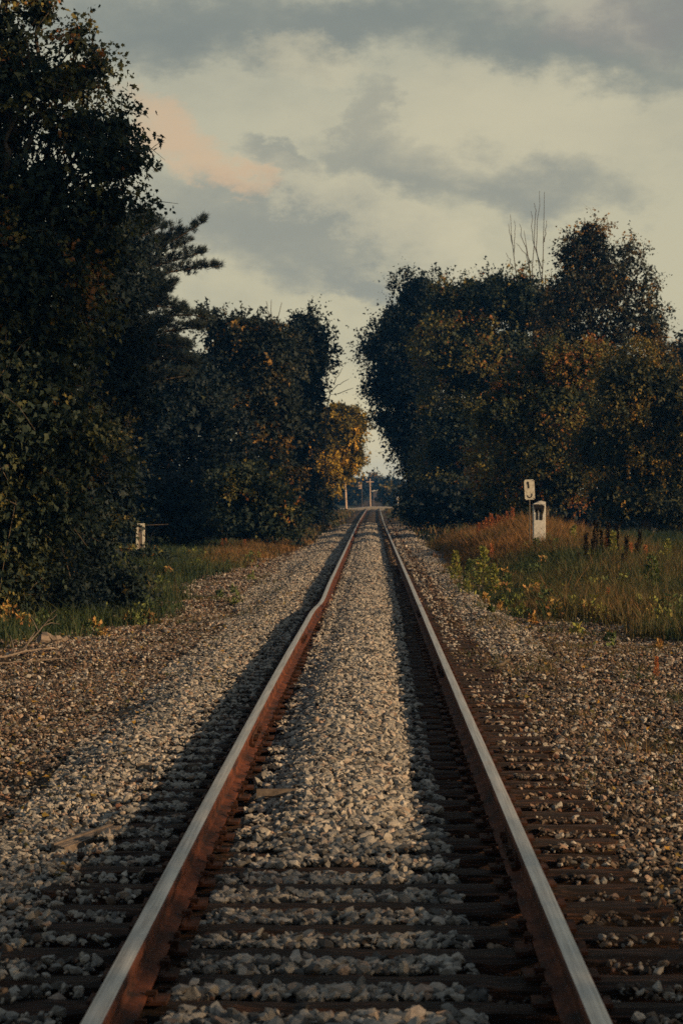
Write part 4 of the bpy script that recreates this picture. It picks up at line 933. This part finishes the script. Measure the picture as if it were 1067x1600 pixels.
# shed beyond the crossing
d = 400; c = W(592, 780, d); zg = float(H(c[0], c[1])); o = empty('shed', (c[0], c[1], zg)); tag(o, 'low dark shed with a pale sloping roof edge beyond the crossing', 'shed')
s = d / F; g = Geo(); e0 = W(583, 767.5, d)[2] - zg; e1 = W(603, 762, d)[2] - zg; x0, x1 = -9 * s, 11 * s
g.add([[x0, 0, -.3], [x1, 0, -.3], [x1, 4, -.3], [x0, 4, -.3], [x0, 0, e0 - .05], [x1, 0, e1 - .05], [x1, 4, e1 - .05], [x0, 4, e0 - .05]], BOXF); link('wall', g.mesh('wall', WALL), o)
g = Geo(); g.add([[x0 - .2, -.3, e0 - .10], [x1 + .2, -.3, e1 - .10], [x1 + .2, 4.3, e1 - .10], [x0 - .2, 4.3, e0 - .10], [x0 - .2, -.3, e0 + .08], [x1 + .2, -.3, e1 + .08], [x1 + .2, 4.3, e1 + .08], [x0 - .2, 4.3, e0 + .08]], BOXF); link('roof', g.mesh('roof', CONC), o)
g = Geo(); box(g, .2, .9, -.04, -.004, 0, 1.1); link('door', g.mesh('door', DMET), o)

# ------------------------------------------------------------------ loose wood
def stick(name, label, pts, r0, m=DRY, cat='stick', forks=()):
    P = [np.array([x, y, float(H(x, y)) + z]) for x, y, z in pts]; o = empty(name, tuple(P[0])); tag(o, label, cat)
    n = 8; t = np.linspace(0, 1, n); s = np.linspace(0, 1, len(P)); path = np.stack([np.interp(t, s, np.array(P)[:, c]) for c in range(3)], -1)
    path[1:-1] += np.random.default_rng(int(abs(pts[0][0]) * 100)).normal(size=(n - 2, 3)) * r0 * .5
    g = Geo(); tube(g, path, np.linspace(r0, r0 * .45, n), 6); part('main_stem', g, m, o)
    for f in forks:
        a = path[f[0]]; b = a + np.array(f[1]); g = Geo(); tube(g, [a, (a + b) / 2 + [0, 0, .03], b], [r0 * .5, r0 * .4, r0 * .15], 5); part('fork', g, m, o)
    return o
def gp(px, py):  # point of the level gravel seen there
    dd = F * 1.9 / (py - 773); return CX + (px - 580) / F * dd, dd
x, y = gp(60, 1008); x2, y2 = gp(97, 1003)
stick('log', 'short reddish log lying at the left edge of the gravel under the thicket', [(x, y, .07), (x2 + .05, y2, .08)], .075, DRY, 'log')
x, y = gp(-10, 1030)
stick('fallen_branch', 'pale forked dead branch lying at the left edge', [(x, y, .05), (x + .35, y + .4, .09), (x + .6, y + 1.0, .05)], .016, DRY, 'branch', [(3, (.1, .2, .22)), (5, (.25, -.1, .12)), (2, (-.1, .3, .2))])
stick('fallen_branch', 'upright grey forked twigs beside the reddish log', [(x + .1, y + 1.6, .0), (x + .3, y + 1.7, .25), (x + .5, y + 1.7, .42)], .012, DRY, 'branch', [(3, (-.15, .1, .22)), (5, (.12, 0, .15)), (4, (.2, .1, .02))])
stick('fallen_branch', 'long thin reddish stick at the left gravel edge below the log', [(x - .3, y - .6, .03), (x + .3, y - .3, .03), (x + .9, y + .1, .03)], .013, DRY, 'branch', [(4, (.2, -.1, .03))])
x, y = gp(634, 893); x2, y2 = gp(709, 889)
stick('stick', 'pale straight stick lying across the gravel right of the track', [(x, y, .05), (x2, y2, .08)], .028)
x, y = gp(750, 1068); x2, y2 = gp(796, 1052)
stick('stick', 'dark rotting stick on the gravel right of the right rail', [(x, y, .03), (x2, y2, .05)], .03, BARK)
x, y = gp(95, 1176); x2, y2 = gp(140, 1173)
stick('stick', 'short pale splinter on the left gravel', [(x, y, .03), (x2, y2, .03)], .009)
# split plank ends lying against the sleepers on the left
def plank(label, px, py, L_, wd, rz, tilt, m=DRY):
    x, y = gp(px, py); o = empty('broken_plank', (x, y, float(H(x, y)) + .05), rz); o.rotation_euler[1] = tilt; tag(o, label, 'plank')
    g = Geo(); r = np.random.default_rng(int(px)); n = 8
    for k in range(4):
        y0 = -wd / 2 + wd * k / 4; y1 = y0 + wd / 4 - .004; a, b = -L_ / 2 + r.normal() * .03, L_ / 2 + r.normal() * .05; zz = r.normal() * .004
        box(g, a, b, y0, y1, -.02 + zz, .02 + zz)
    link('board', g.mesh('board', m), o); return o
plank('grey splintered plank lying diagonally left of the left rail', 128, 1362, .42, .10, 1.0, -.1)
plank('flat brown plank resting across the sleepers left of the left rail', 262, 1240, .34, .08, 0.03, 0)
plank('thin pale board lying between the rails on the stones', 440, 1309, .22, .03, 0.02, 0)
# fallen leaves
r = np.random.default_rng(3); g = Geo(); n = 5200; y = 9 + 36 * r.random(n) ** .7; x = r.uniform(-1, 1, n) * (1 + .15 * y); k = (np.abs(x) > 1.2); x = x[k]; y = y[k]; n = len(x)
pos = np.stack([x, y, H(x, y) + .045], -1); leaves(g, pos, r.normal(size=(n, 3)) * [1, 1, .25], r.uniform(.03, .055, n), r.uniform(.5, 1, n), 'lobed', r, 2.5)
o = part('fallen_leaves', g, OG, None); tag(o, 'fallen autumn leaves scattered over the gravel', kind='stuff')

# ------------------------------------------------------------------ thin blue haze added to lift the dark tones towards navy
g = Geo(); box(g, -950, 950, -310, 2550, -3.0, 34.0)
hm = bpy.data.materials.new('shadow_lift_volume'); hm.use_nodes = True; hn = hm.node_tree; hn.nodes.clear()
pv = hn.nodes.new('ShaderNodeVolumePrincipled'); pv.inputs['Color'].default_value = (0.08, 0.36, 1.0, 1); pv.inputs['Density'].default_value = 0.00020
ho = hn.nodes.new('ShaderNodeOutputMaterial'); hn.links.new(pv.outputs[0], ho.inputs['Volume'])
tag(part('shadow_lift_haze', g, hm, None), kind='stuff')
